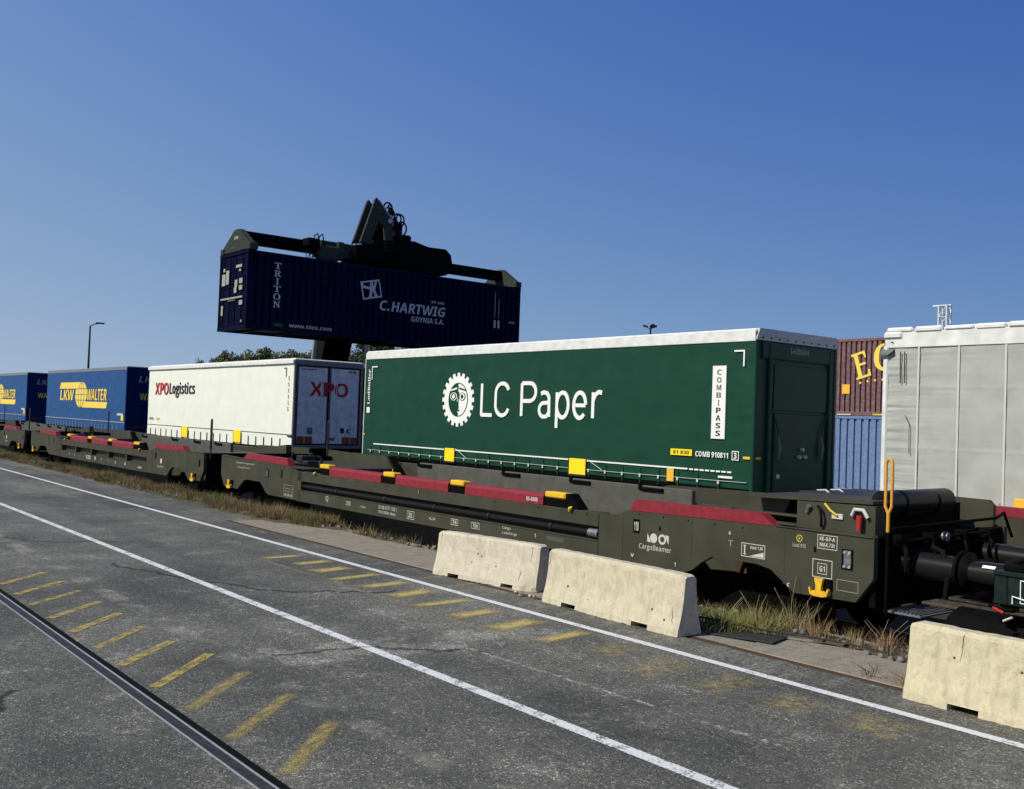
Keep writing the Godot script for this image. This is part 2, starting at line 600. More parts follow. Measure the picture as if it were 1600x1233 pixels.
func grid(nx: int, ny: int, fn: Callable) -> ArrayMesh:  # fn(u, v) -> point; faces towards du x dv
	var s := begin()
	var P := []
	for j in ny + 1:
		var row := []
		for i in nx + 1:
			row.append(fn.call(i / float(nx), j / float(ny)))
		P.append(row)
	for j in ny + 1:
		for i in nx + 1:
			var du: Vector3 = P[j][mini(i + 1, nx)] - P[j][maxi(i - 1, 0)]
			var dv: Vector3 = P[mini(j + 1, ny)][i] - P[maxi(j - 1, 0)][i]
			s.set_normal(du.cross(dv).normalized())
			s.set_uv(Vector2(i / float(nx), j / float(ny)))
			s.add_vertex(P[j][i])
	for j in ny:
		for i in nx:
			var a := j * (nx + 1) + i
			for k in [a, a + nx + 2, a + 1, a, a + nx + 1, a + nx + 2]:
				s.add_index(k)
	return s.commit()

# ------------------------------------------------------------------ node helpers
func numbered(called: String) -> String:
	if not taken.has(called):
		taken[called] = 0
		return called
	taken[called] += 1
	return "%s_%03d" % [called, taken[called]]

func thing(called: String, label: String, category: String, at := Vector3.ZERO, group := "") -> Node3D:
	var o := Node3D.new()
	o.name = numbered(called)
	add_child(o)
	o.position = at
	tag(o, label, category, group)
	return o

func tag(o: Node, label: String, category: String, group := "") -> void:
	o.set_meta("label", label)
	o.set_meta("category", category)
	if group != "":
		o.set_meta("group", group)

func part(parent: Node, called: String, mesh: Mesh, m: Variant, at := Vector3.ZERO, turn := Vector3.ZERO) -> MeshInstance3D:
	var o := MeshInstance3D.new()
	o.name = called
	o.mesh = mesh
	o.material_override = M[m] if m is String else m
	o.position = at
	o.rotation = turn
	parent.add_child(o, true)
	return o

func solid(called: String, mesh: Mesh, m: Variant, at := Vector3.ZERO) -> MeshInstance3D:
	var o := part(self, numbered(called), mesh, m, at)
	o.set_meta("kind", "structure")
	return o

func bar(parent: Node, called: String, m: Variant, a: Vector3, b: Vector3, bev := 0.006) -> MeshInstance3D:
	var lo := a.min(b)
	var hi := a.max(b)
	var org := Vector3.ZERO
	if parent is MeshInstance3D:
		org = parent.position
	return part(parent, called, cbox(hi - lo, bev), m, (lo + hi) / 2.0 - org)

func lettering(parent: Node, txt: String, m: Variant, centre: Vector3, size: Vector2, turn_y := 0.0, serif := false, bold := true, slant := 0.0, called := "lettering") -> MeshInstance3D:
	var key := "%s|%s|%s" % [txt, serif, bold]
	if not text_cache.has(key):
		var tm := TextMesh.new()
		var f := SystemFont.new()
		f.font_names = PackedStringArray(["Droid Serif" if serif else "Droid Sans"])
		f.font_weight = 700 if bold else 400
		tm.font = f
		tm.text = txt
		tm.font_size = 40
		tm.pixel_size = 0.01
		tm.depth = 0.4
		tm.curve_step = 1.5
		text_cache[key] = tm
	var t: TextMesh = text_cache[key]
	var bb := t.get_aabb()
	var sx := size.x / bb.size.x
	var sy := size.y / bb.size.y
	var b := Basis(Vector3.UP, turn_y) * Basis(Vector3(sx, 0, 0), Vector3(slant * sy, sy, 0), Vector3(0, 0, 0.01))
	var o := part(parent, called, t, m)
	o.transform = Transform3D(b, centre - b * bb.get_center())
	return o

func frame_mesh(w: float, h: float, t: float, d := 0.004) -> ArrayMesh:  # a rectangular outline
	var s := begin()
	var ow := w / 2
	var oh := h / 2
	for q in [[-ow, -oh, ow, -oh + t], [-ow, oh - t, ow, oh], [-ow, -oh + t, -ow + t, oh - t], [ow - t, -oh + t, ow, oh - t]]:
		prism_into(s, PackedVector2Array([Vector2(q[0], q[1]), Vector2(q[2], q[1]), Vector2(q[2], q[3]), Vector2(q[0], q[3])]), 0, d)
	return s.commit()

func disc_pts(r: float, n: int, a0 := 0.0, a1 := TAU, c := Vector2.ZERO, sy := 1.0) -> Array:
	var out := []
	for i in n + (0 if a1 - a0 > 6.28 else 1):
		var a := a0 + (a1 - a0) * i / n
		out.append([c.x + r * cos(a), c.y + r * sin(a) * sy])
	return out

# ------------------------------------------------------------------ ground
func sheet(x0: float, x1: float, z0: float, z1: float, y: float, thick: float) -> ArrayMesh:  # z0 < z1
	var s := begin()
	var put := func(p: Vector3, n: Vector3) -> void:
		s.set_normal(n)
		s.set_uv(Vector2(p.x, p.z))
		s.set_uv2(Vector2((p.x + 40.0) / 48.0, (3.9 - p.z) / 12.0))
		s.add_vertex(p)
	var cx := [x0, -40.0, 8.0, x1] if x0 < -40.0 and x1 > 8.0 else [x0, x1]
	for i in cx.size() - 1:
		var a := Vector3(cx[i], y, z0)
		var b := Vector3(cx[i + 1], y, z0)
		var c := Vector3(cx[i + 1], y, z1)
		var d := Vector3(cx[i], y, z1)
		for p in [a, b, c, a, c, d]:
			put.call(p, Vector3.UP)
		for e in [[z0, Vector3(0, 0, -1)], [z1, Vector3(0, 0, 1)]]:
			var p0 := Vector3(cx[i], y, e[0])
			var p1 := Vector3(cx[i + 1], y, e[0])
			var lo := Vector3(0, -thick, 0)
			var ord := [p0, p0 + lo, p1 + lo, p0, p1 + lo, p1]
			if e[1].z > 0:
				ord.reverse()
			for p in ord:
				put.call(p, e[1])
	return s.commit()

func flat_quad(w: float, d: float) -> ArrayMesh:  # a painted patch, uv 0..1
	var s := begin()
	var P := [Vector3(-w / 2, 0, -d / 2), Vector3(w / 2, 0, -d / 2), Vector3(w / 2, 0, d / 2), Vector3(-w / 2, 0, d / 2)]
	var U := [Vector2(0, 0), Vector2(1, 0), Vector2(1, 1), Vector2(0, 1)]
	for i in [0, 1, 2, 0, 2, 3]:
		s.set_normal(Vector3.UP)
		s.set_uv(U[i])
		s.add_vertex(P[i])
	return s.commit()

func long_line(x0: float, x1: float, w: float, tile: float) -> ArrayMesh:
	var s := begin()
	var P := [Vector3(x0, 0, -w / 2), Vector3(x1, 0, -w / 2), Vector3(x1, 0, w / 2), Vector3(x0, 0, w / 2)]
	for i in [0, 1, 2, 0, 2, 3]:
		s.set_normal(Vector3.UP)
		s.set_uv(Vector2(P[i].x / tile, P[i].z / w + 0.5))
		s.add_vertex(P[i])
	return s.commit()

func make_ground() -> void:
	solid("yard_ground", sheet(-900, 700, -1200, -18.7, -0.06, 0.5), "yard")
	solid("trackbed_ground", sheet(-420, 300, -18.7, -9.9, -0.5, 0.2), "ballast")
	solid("asphalt", sheet(-420, 300, -8.02, -2.745, 0.0, 0.4), "asphalt")
	solid("asphalt", sheet(-420, -18.9, -8.8, -8.02, 0.0, 0.4), "asphalt")
	solid("asphalt", sheet(-420, 300, -2.565, 300, 0.0, 0.4), "asphalt")
	# rail let into the asphalt
	var fr := Node3D.new()
	fr.name = "flush_rail"
	add_child(fr)
	fr.set_meta("kind", "structure")
	bar(fr, "rail_bed", "black_rubber", Vector3(-220, -0.2, -2.745), Vector3(60, -0.045, -2.565), 0)
	bar(fr, "rail_filler", "black_rubber", Vector3(-220, -0.045, -2.745), Vector3(60, -0.007, -2.68), 0)
	bar(fr, "rail_head", "rail_grey", Vector3(-220, -0.045, -2.668), Vector3(60, -0.006, -2.582), 0)
	bar(fr, "rail_edge", "bright_steel", Vector3(-220, -0.045, -2.68), Vector3(60, -0.001, -2.668), 0)
	bar(fr, "rail_edge", "bright_steel", Vector3(-220, -0.045, -2.582), Vector3(60, 0.001, -2.57), 0)
	# painted lines
	var l1 := solid("white_line", long_line(-120, 30, 0.12, 2.3), "worn_white", Vector3(0, 0.004, -7.4))
	var l2 := solid("white_line", long_line(-120, 30, 0.125, 1.7), "worn_white_b", Vector3(0, 0.004, -4.92))
	l1.rotation.y = -0.002
	l2.rotation.y = 0.0
	var wn: StandardMaterial3D = M["worn_white"]
	wn.texture_repeat = true
	# yellow hatching beside the let-in rail
	var near_keys := ["worn_yellow_a", "worn_yellow_a", "worn_yellow_b"]
	for i in 24:
		var x := -5.55 - 0.762 * i
		var key: String = near_keys[i % 3]
		var ln := 0.74
		var w := 0.112
		if i <= 0:
			key = "worn_yellow_c"
			w = 0.15
			ln = 0.85
		elif i == 1 or i == 2:
			key = "worn_yellow_c"
			w = 0.13
			ln = 0.9
		elif i == 3:
			ln = 0.88
		elif i > 10:
			key = "worn_pale"
			w = 0.1
		ln *= 1.32
		var o := solid("yellow_marking", flat_quad(w, ln), key, Vector3(x - ln * 0.354 + rng.randf_range(-0.02, 0.02), 0.004, -2.78 - ln * 0.354))
		o.rotation.y = PI / 4 + rng.randf_range(-0.03, 0.03)
	# much worn yellow hatching along the far white line
	for i in 15:
		var x := -13.9 + 0.7 * i
		var key: String = "worn_yellow_e" if i < 10 else "worn_yellow_d"
		var o := solid("yellow_marking", flat_quad(0.24 + 0.06 * (i % 3) + (0.25 if i > 9 else 0.0), rng.randf_range(0.6, 0.95)), key, Vector3(x, 0.004, -6.9 + rng.randf_range(-0.1, 0.1)))
		o.rotation.y = rng.randf_range(-0.1, 0.1) + 0.1
		var p := solid("pale_marking", flat_quad(0.16, 0.5), "worn_pale", Vector3(x - 0.2, 0.004, -7.78))
		p.rotation.y = 0.1
	for i in 3:
		var o := solid("pale_marking", flat_quad(2.4, 0.1), "worn_yellow_d", Vector3(-13.0 + 2.3 * i, 0.004, -6.42 + 0.02 * i))
		o.rotation.y = 0.02
	# joint and concrete slabs between the asphalt and the track
	solid("kerb_strip", cbox(Vector3(49, 0.3, 0.09), 0), "concrete_dark", Vector3(5.6, -0.162, -8.066))
	solid("kerb_strip", cbox(Vector3(49, 0.3, 0.03), 0.004), "rust", Vector3(5.6, -0.151, -8.128))
	var slabs := Node3D.new()
	slabs.name = "concrete_path"
	add_child(slabs)
	slabs.set_meta("kind", "structure")
	var x := -18.9
	while x < 8.0:
		bar(slabs, "slab", "slab", Vector3(x + 0.008, -0.25, -9.6), Vector3(x + 2.492, 0.002 + rng.randf_range(-0.006, 0.006), -8.145), 0.01)
		x += 2.5
	# soil: verge left of the slabs, and dirt that has crept over their far edge
	var nz := FastNoiseLite.new()
	nz.seed = 5
	nz.frequency = 0.6
	var soil := func(u: float, v: float) -> Vector3:
		var px := lerpf(-75.0, 8.0, u)
		var pz := lerpf(-8.145, -10.6, v)
		var n := nz.get_noise_2d(px * 3.0, pz * 3.0)
		var edge := -8.8
		if px > -19.2:
			edge = lerpf(-8.7, -9.35, smoothstep(-19.0, -16.5, px))
			edge = lerpf(edge, -9.0, smoothstep(-13.0, -5.0, px))
		edge += 0.16 * nz.get_noise_2d(px * 1.3, 40.0)
		var y := 0.03 * n
		if pz > edge:
			y = -0.12 if px < -18.9 else -0.3
			y = lerpf(y, 0.012, smoothstep(edge + 0.12, edge, pz))
		y += 0.03 + 0.03 * n
		y -= smoothstep(-9.3, -10.5, pz) * 0.45
		return Vector3(px, y, pz)
	soil_at = soil
	solid("verge_soil", grid(620, 22, soil), "soil")

# ------------------------------------------------------------------ tracks
func make_tracks() -> void:
	var rail := prism([[-0.065, -0.17], [0.065, -0.17], [0.065, -0.15], [0.012, -0.135], [0.012, -0.045], [0.036, -0.035], [0.036, -0.004], [0.03, 0.0], [-0.03, 0.0], [-0.036, -0.004], [-0.036, -0.035], [-0.012, -0.045], [-0.012, -0.135], [-0.065, -0.15]], -110, 110)
	var sl := cbox(Vector3(0.26, 0.16, 2.5), 0.02)
	var i := 0
	for zc in [-11.08, -15.87]:
		var t := Node3D.new()
		t.name = numbered("railway_track")
		add_child(t)
		t.position = Vector3(0, 0, zc)
		t.set_meta("kind", "structure")
		for s in [-1, 1]:
			part(t, "rail", rail, "rail_steel", Vector3(-60, -0.3, s * 0.755), Vector3(0, PI / 2, 0))
		for k in 60:
			part(t, "sleeper", sl, "sleeper", Vector3(2.0 - 0.62 * k, -0.55, 0))
		i += 1

# ------------------------------------------------------------------ barriers
func barrier_mesh(L: float, H: float, sd: int) -> ArrayMesh:
	var nz := FastNoiseLite.new()
	nz.seed = sd
	nz.frequency = 3.0
	var s := begin()
	var notch := [[-0.33 * L, -0.22 * L], [0.2 * L, 0.31 * L]]
	var xs := []
	var n := int(L / 0.05)
	for i in n + 1:
		xs.append(-L / 2 + L * i / n)
	for q in notch:
		xs.append(q[0])
		xs.append(q[1])
	xs.sort()
	var ring := func(x: float, low: float) -> Array:
		var end := clampf((L / 2 - absf(x)) / 0.03, 0.0, 1.0)
		var sh := lerpf(0.9, 1.0, sqrt(end))
		var out := []
		for p in [[0.2, low], [0.192, 0.06], [0.172, 0.12], [0.148, 0.19], [0.127, 0.28], [0.11, 0.38], [0.098, 0.5], [0.09, 0.59], [0.08, 0.615], [0.062, 0.63]]:
			var k := 1.0 + 0.02 * nz.get_noise_3d(x * 2.0, p[1] * 3.0, 1.0)
			var yy: float = p[1] * H / 0.63
			if p[1] > 0.6:
				yy -= 0.012 * maxf(0.0, nz.get_noise_2d(x * 1.6, 7.0)) + 0.02 * (1.0 - end)
			elif p[1] < 0.001:
				yy = maxf(0.0, 0.02 * nz.get_noise_2d(x * 2.5, 3.0))
			if sd == 11 and x > L / 2 - 0.24 and p[1] < 0.2:
				var bite: float = smoothstep(L / 2 - 0.24, L / 2 - 0.1, x) * (0.2 - p[1]) / 0.2
				k *= 1.0 - 0.34 * bite * (0.8 + 0.5 * nz.get_noise_2d(x * 9.0, p[1] * 9.0))
			out.append(Vector3(x, yy, p[0] * k * sh))
		for i in range(9, -1, -1):
			var m: Vector3 = out[i]
			out.append(Vector3(m.x, m.y, -m.z))
		return out
	var inn := func(x: float) -> bool:
		for q in notch:
			if x > q[0] and x < q[1]:
				return true
		return false
	var prev := []
	for i in xs.size() - 1:
		var mid: float = (xs[i] + xs[i + 1]) / 2
		var low: float = 0.055 if inn.call(mid) else 0.0
		var a: Array = ring.call(xs[i], low)
		var b: Array = ring.call(xs[i + 1], low)
		for k in a.size():
			var k2: int = (k + 1) % a.size()
			quad(s, a[k], a[k2], b[k2], b[k])
		if i == 0 or i == xs.size() - 2:
			var e: Array = a if i == 0 else b
			for k in 9:
				otri(s, Vector3(0, 0.3, 0), e[k], e[k + 1], e[19 - k])
				otri(s, Vector3(0, 0.3, 0), e[k + 1], e[18 - k], e[19 - k])
		if prev.size() > 0 and absf(low - prev[0]) > 0.01:
			var dir := -1.0 if low > prev[0] else 1.0
			var A := Vector3(xs[i], 0, 0.19)
			otri(s, Vector3(xs[i] + dir, 0, 0), A, A + Vector3(0, 0.06, 0), A - Vector3(0, 0, 0.38))
			otri(s, Vector3(xs[i] + dir, 0, 0), A + Vector3(0, 0.06, 0), A + Vector3(0, 0.06, -0.38), A - Vector3(0, 0, 0.38))
		prev = [low]
	return s.commit()

func make_barriers() -> void:
	var pit := lathe([[0.0, 0.012], [0.012, 0.012], [0.013, -0.01]], 10)
	var defs := [
		[Vector3(-10.68, 0, -8.32), 1.92, 0.6, 8.0, "beige concrete barrier with broken lower corner, beside the pale slab strip"],
		[Vector3(-8.09, 0, -8.14), 2.26, 0.64, -2.0, "long beige concrete barrier standing below the round wagon emblem"],
		[Vector3(-3.26, 0, -8.02), 2.3, 0.63, 0.0, "yellowish concrete barrier standing alone beside the buffers"]]
	var i := 0
	for d in defs:
		var b := thing("concrete_barrier", d[4], "barrier", d[0], "concrete barriers along the track")
		b.rotation_degrees.y = d[3]
		part(b, "block", barrier_mesh(d[1], d[2], 11 + i), ["concrete_b", "concrete", "concrete_c"][i])
		for k in [3, 2, 2][i]:
			# hairline cracks running in from the edges
			var cx: float = d[1] * [[0.44, 0.36, -0.46], [-0.47, 0.46, 0.0], [-0.3, 0.42, 0.0]][i][k]
			var top: bool = int(k) % 2 == 0
			var cp := []
			for q in 7:
				var y := (0.6 - 0.035 * q) if top else (0.1 + 0.03 * q)
				var z := 0.168 - (y - 0.13) * 0.25 if y < 0.36 else 0.1135 - (y - 0.36) * 0.1
				if y > 0.58:
					z = 0.09
				cx += rng.randf_range(-0.022, 0.01)
				cp.append(Vector3(cx, y * d[2] / 0.63, z))
			part(b, "crack", tube(cp, [0.003, 0.0035, 0.003, 0.0025, 0.002, 0.0015, 0.001], 5), "pit")
		for k in 6:
			var px := rng.randf_range(-0.45, 0.45) * d[1] as float
			var py := rng.randf_range(0.14, 0.54)
			var zz := 0.165 - (py - 0.14) * 0.24 if py < 0.36 else 0.113 - (py - 0.36) * 0.1
			var q := part(b, "pit", pit, "pit", Vector3(px, py, zz - 0.009), Vector3(-0.12, 0, 0))
			q.scale = Vector3.ONE * rng.randf_range(0.5, 1.1)
		i += 1
	# rubble fallen from the broken corner
	var rub := []
	for k in 5:
		var st := begin()
		tube_into(st, [Vector3(0, 0, 0), Vector3(0.01, 0.012, 0), Vector3(0.02, 0.026, 0.004)], [0.02, 0.03, 0.012], 6)
		var o := part(self, numbered("concrete_chip"), st.commit(), "concrete", Vector3(-9.75 + 0.09 * k + rng.randf_range(-0.03, 0.03), 0.012, -8.0 + rng.randf_range(-0.05, 0.06)), Vector3(rng.randf(), rng.randf() * 6.0, 0))
		tag(o, "small concrete chip lying beside the broken barrier corner", "rubble", "concrete chips by the barrier")

# ------------------------------------------------------------------ pocket wagons
var plate_r: ArrayMesh
var plate_l: ArrayMesh
var stripe_r: ArrayMesh
var stripe_l: ArrayMesh
var wheel_mesh: ArrayMesh
const UPW := 0.3  # the wagon's node stands on the rail head, 0.3 m below the asphalt

func wv(x: float, y: float, z: float) -> Vector3:
	return Vector3(x, y + UPW, z)

func wbar(w: Node3D, called: String, m: Variant, x0: float, x1: float, y0: float, y1: float, z0: float, z1: float, bev := 0.008) -> MeshInstance3D:
	return bar(w, called, m, wv(x0, y0, z0), wv(x1, y1, z1), bev)

func mirrored(p: Array) -> Array:
	var o := []
	for q in p:
		o.append([-q[0], q[1]])
	o.reverse()
	return o

func raised(p: Array) -> Array:
	var o := []
	for q in p:
		o.append([q[0], q[1] + UPW])
	return o

func loop_post(w: Node3D, x: float, z: float, y0: float, y1: float, m: String) -> void:
	var a := 0.036
	var s := [wv(x, y0, z), wv(x, y0 + 0.2, z)]
	part(w, "handrail_stem", tube(s, 0.02, 8), m)
	var lp := [wv(x, y0 + 0.19, z), wv(x - a, y0 + 0.27, z), wv(x - a, y1 - 0.05, z)]
	for k in 7:
		var t := PI - PI * k / 6.0
		lp.append(wv(x + a * cos(t), y1 - 0.05 + 0.05 * sin(t), z))
	lp.append_array([wv(x + a, y0 + 0.27, z), wv(x, y0 + 0.19, z)])
	part(w, "handrail", tube(lp, 0.017, 8), m)

func wagon(xc: float, zc: float, kind: int, label: String, group: String) -> Node3D:
	var w := thing("pocket_wagon", label, "freight wagon", Vector3(xc, -UPW, zc), group)
	var paint := "wagon_paint"
	if plate_r == null:
		var pr := [[4.44, 0.36], [6.0, 0.37], [6.13, 0.42], [6.27, 0.53], [6.43, 0.62], [7.1, 0.625], [7.3, 0.59], [7.62, 0.37], [8.4, 0.39], [8.6, 0.66], [8.6, 1.1], [8.58, 1.12], [7.33, 1.09], [5.03, 1.055], [4.95, 1.04], [4.86, 0.995], [4.74, 0.965], [4.44, 0.96]]
		var sr := [[5.03, 1.058], [5.12, 1.205], [7.14, 1.22], [7.34, 1.092]]
		plate_r = prism(raised(pr), 1.42, 1.5)
		plate_l = prism(raised(mirrored(pr)), 1.42, 1.5)
		stripe_r = prism(raised(sr), 1.36, 1.506)
		stripe_l = prism(raised(mirrored(sr)), 1.36, 1.506)
		wheel_mesh = lathe([[0.0, 0.05], [0.09, 0.06], [0.1, 0.03], [0.29, 0.015], [0.31, 0.05], [0.365, 0.05], [0.37, -0.04], [0.395, -0.05], [0.395, -0.08], [0.3, -0.08], [0.28, -0.02], [0.0, -0.03]], 28)
	for s in [0.0, PI]:
		var zt := Vector3(0, s, 0)
		part(w, "end_plate", plate_r, paint, Vector3.ZERO, zt)
		part(w, "end_plate", plate_l, paint, Vector3.ZERO, zt)
		if s == 0.0 and (kind < 2 or label.contains("red stripe")):
			part(w, "red_stripe", stripe_r, "wagon_red", Vector3.ZERO, zt)
			part(w, "red_stripe", stripe_l, "wagon_red", Vector3.ZERO, zt)
	wbar(w, "upper_girder", paint, -4.6, 4.44, 0.768, 0.962, 1.28, 1.5)
	wbar(w, "lower_sill", paint, -4.6, 4.44, 0.356, 0.585, 1.33, 1.5)
	wbar(w, "slot_plate", paint, -4.6, 4.44, 0.585, 0.768, 1.3, 1.35, 0)
	wbar(w, "upper_girder", paint, -4.6, 4.44, 0.768, 0.962, -1.5, -1.36)
	wbar(w, "lower_sill", paint, -4.6, 4.44, 0.356, 0.76, -1.5, -1.36)
	wbar(w, "basket_floor", "black_steel", -5.0, 4.9, -0.25, -0.2, -1.3, 1.3, 0)
	wbar(w, "basket_side", paint, -5.0, 4.9, -0.22, 0.62, 0.93, 1.0, 0) if kind != 2 else wbar(w, "basket_side", paint, -5.0, 4.9, -0.22, 0.5, 1.27, 1.32, 0)
	wbar(w, "basket_side", paint, -5.0, 4.9, -0.22, 0.5, -1.32, -1.27, 0)
	for sg in [-1.0, 1.0]:
		wbar(w, "end_frame", "black_steel", sg * 5.1, sg * 8.5, 0.66, 0.8, -1.4, 1.4, 0)
		wbar(w, "end_deck", paint, sg * 5.15, sg * 8.5, 0.8, 0.985, -1.41, 1.41, 0.01)
		wbar(w, "end_wall", "black_steel", sg * 8.5, sg * 8.56, 0.36, 1.1, -1.4, 1.4, 0.005)
		for ax in [5.45, 7.25]:
			for zs in [-1.0, 1.0]:
				var wh := part(w, "wheel", wheel_mesh, "rust", wv(sg * ax, 0.07, zs * 0.77), Vector3(0, 0 if zs > 0 else PI, 0))
				wh.scale = Vector3.ONE
				wbar(w, "axle_box", "black_steel", sg * ax - 0.13, sg * ax + 0.13, -0.02, 0.24, zs * 0.95, zs * 1.15, 0.02)
			part(w, "axle", tube([wv(sg * ax, 0.07, -0.95), wv(sg * ax, 0.07, 0.95)], 0.075, 10), "black_steel")
		for zs in [-1.0, 1.0]:
			part(w, "bogie_frame", prism(raised([[5.0, 0.3], [5.0, 0.16], [5.9, 0.1], [6.1, -0.08], [6.6, -0.08], [6.8, 0.1], [7.7, 0.16], [7.7, 0.3], [6.35, 0.4]] if sg > 0 else mirrored([[5.0, 0.3], [5.0, 0.16], [5.9, 0.1], [6.1, -0.08], [6.6, -0.08], [6.8, 0.1], [7.7, 0.16], [7.7, 0.3], [6.35, 0.4]])), -0.05, 0.05), "black_steel", Vector3(0, 0, zs * 1.02))
	# coupling bar to the next wagon
	if kind != 0:
		wbar(w, "coupling_bar", "black_steel", 8.56, 9.16, 0.45, 0.6, -0.12, 0.12)
	wbar(w, "coupling_bar", "black_steel", -9.12, -8.56, 0.45, 0.6, -0.1, 0.1)
	if kind == 2:
		return w
	# far side wall of the empty pocket, seen from inside, and its ramps
	var lt := "pocket_grey"
	wbar(w, "pocket_wall", lt, -4.28, 3.71, 0.3, 1.175, -1.36, -1.26, 0.012)
	part(w, "pocket_ramp", prism(raised([[-7.32, 1.25], [-5.53, 1.26], [-5.28, 1.0], [-5.2, 0.86], [-7.6, 0.86], [-7.6, 1.12]]), -1.36, -1.2), paint)
	part(w, "pocket_ramp", prism(raised([[-5.45, 1.25], [-5.38, 1.25], [-4.95, 0.86], [-5.02, 0.86]]), -1.36, -1.2), "black_steel")
	part(w, "pocket_ramp", prism(raised([[5.9, 1.12], [7.6, 1.3], [7.6, 0.9], [5.6, 0.9]]), -1.36, -1.2), paint)
	for k in 4:
		var cx: float = [-4.2, -1.15, 0.85, 2.6][k]
		wbar(w, "clip", "black_steel", cx, cx + 0.5, 1.1, 1.15, -1.262, -1.215, 0.004)
		wbar(w, "clip_bracket", "black_steel", cx - 0.06, cx, 1.1, 1.2, -1.3, -1.23, 0.004)
	# locking bars and clamps along the near side
	for r in [[-3.25, -1.31], [-0.81, 0.82], [1.3, 3.25]]:
		part(w, "locking_bar", prism(raised([[1.33, 0.966], [1.5, 0.966], [1.5, 1.09], [1.47, 1.135], [1.36, 1.14], [1.33, 1.12]]), -r[1], -r[0]), "wagon_red", Vector3.ZERO, Vector3(0, -PI / 2, 0))
	for c in [-3.48, -1.06, 1.06, 3.5]:
		var wd := 0.2 if c < 3 else 0.235
		wbar(w, "clamp_base", "black_steel", c - wd, c + wd, 0.962, 1.085, 1.34, 1.47, 0.006)
		wbar(w, "clamp", "clamp_yellow", c - wd + 0.01, c + wd - 0.01, 1.085, 1.175, 1.33, 1.502, 0.02)
	part(w, "clamp_tip", tube([wv(-1.0, 1.17, 1.45), wv(-1.0, 1.24, 1.44)], [0.012, 0.008], 6), "clamp_yellow")
	part(w, "clamp_stop", prism(raised([[3.72, 0.962], [3.72, 1.17], [3.8, 1.17], [4.02, 0.962]]), 1.3, 1.48), "black_steel")
	for px in [-3.83, 3.86]:
		part(w, "locking_pin", tube([wv(px - 0.03, 0.93, 1.49), wv(px + 0.02, 0.97, 1.53), wv(px + 0.05, 1.0, 1.52)], [0.02, 0.035, 0.012], 8), "sign_yellow")
	# pipes and hoses on the decks
	part(w, "brake_pipe", tube([wv(-8.2, 1.02, 0.9), wv(-6.6, 1.03, 0.92), wv(-5.2, 1.02, 0.6), wv(-4.7, 0.98, 0.5)], 0.025, 8), "black_steel")
	part(w, "brake_hose", tube([wv(-7.6, 1.0, 0.2), wv(-7.4, 1.2, 0.25), wv(-7.1, 1.16, 0.4), wv(-6.9, 1.0, 0.55)], 0.03, 8), "black_rubber")
	part(w, "brake_hose", tube([wv(-7.3, 1.0, -0.3), wv(-7.0, 1.17, -0.2), wv(-6.6, 1.14, -0.1), wv(-6.2, 1.0, 0.1)], 0.03, 8), "black_rubber")
	wbar(w, "valve_block", "dark_steel", -7.9, -7.6, 0.985, 1.15, -0.5, -0.1, 0.02)
	wbar(w, "valve_block", "dark_steel", -6.4, -6.15, 0.985, 1.1, 0.2, 0.5, 0.02)
	wbar(w, "grab_plate", "black_steel", -6.12, -5.98, 0.74, 0.92, 1.5, 1.504, 0)
	wbar(w, "grab_bar", "grey_steel", -6.09, -6.06, 0.76, 0.9, 1.504, 1.516, 0.003)
	wbar(w, "grab_bar", "grey_steel", -6.04, -6.01, 0.76, 0.9, 1.504, 1.516, 0.003)
	wbar(w, "grab_plate", "black_steel", -5.38, -5.32, 0.78, 0.95, 1.5, 1.504, 0)
	for sg in [-1.0, 1.0]:
		wbar(w, "plate_lip", paint, sg * 7.36, sg * 8.58, 1.088, 1.104, 1.5, 1.514, 0.004)
		wbar(w, "weld_seam", paint, sg * 4.9, sg * 4.912, 0.38, 0.96, 1.5, 1.5035, 0)
		wbar(w, "weld_seam", paint, sg * 7.48, sg * 7.49, 0.56, 1.08, 1.5, 1.503, 0)
		wbar(w, "weld_seam", paint, sg * 6.1, sg * 6.11, 0.46, 1.05, 1.5, 1.503, 0)
		for k in 5:
			part(w, "bolt", bolt_mesh(), paint, wv(sg * (5.2 + 0.42 * k), 1.03, 1.5))
	for k in 9:
		part(w, "bolt", bolt_mesh(), paint, wv(-4.2 + 1.05 * k, 0.935, 1.5))
	wbar(w, "sill_flange", paint, -4.6, 4.44, 0.352, 0.372, 1.5, 1.512, 0.003)
	wbar(w, "sill_flange", paint, -4.6, 4.44, 0.57, 0.588, 1.5, 1.508, 0.003)
	wbar(w, "seam", "black_steel", 4.435, 4.445, 0.37, 0.95, 1.499, 1.5015, 0)
	loop_post(w, -8.66, -1.36, 0.95, 2.0, "dark_steel")
	tow_hook(w, -8.0, 0.44)
	if kind == 0:
		wagon_end_set(w)
		wagon_markings(w)
		part(w, "lift_cylinder", tube([wv(-4.45, 0.67, 1.43), wv(4.3, 0.67, 1.43)], 0.05, 14), "tube_black")
		part(w, "lift_rod", tube([wv(-4.45, 0.735, 1.4), wv(1.2, 0.735, 1.4)], 0.018, 8), "tube_black")
		for cx in [-3.0, -1.2, 0.4, 1.9, 3.4]:
			part(w, "collar", tube([wv(cx - 0.02, 0.67, 1.43), wv(cx + 0.02, 0.67, 1.43)], 0.062, 14), "dark_steel")
		part(w, "cylinder_eye", tube([wv(4.2, 0.67, 1.43), wv(4.4, 0.67, 1.43)], [0.062, 0.07], 14), "grey_steel")
	else:
		loop_post(w, 8.66, 1.36, 0.95, 1.95, "dark_steel")
		tow_hook(w, 8.0, 0.44)
		for k in 5:
			wbar(w, "slot_divider", paint, -4.4 + 1.75 * k, -4.3 + 1.75 * k, 0.585, 0.768, 1.35, 1.49, 0)
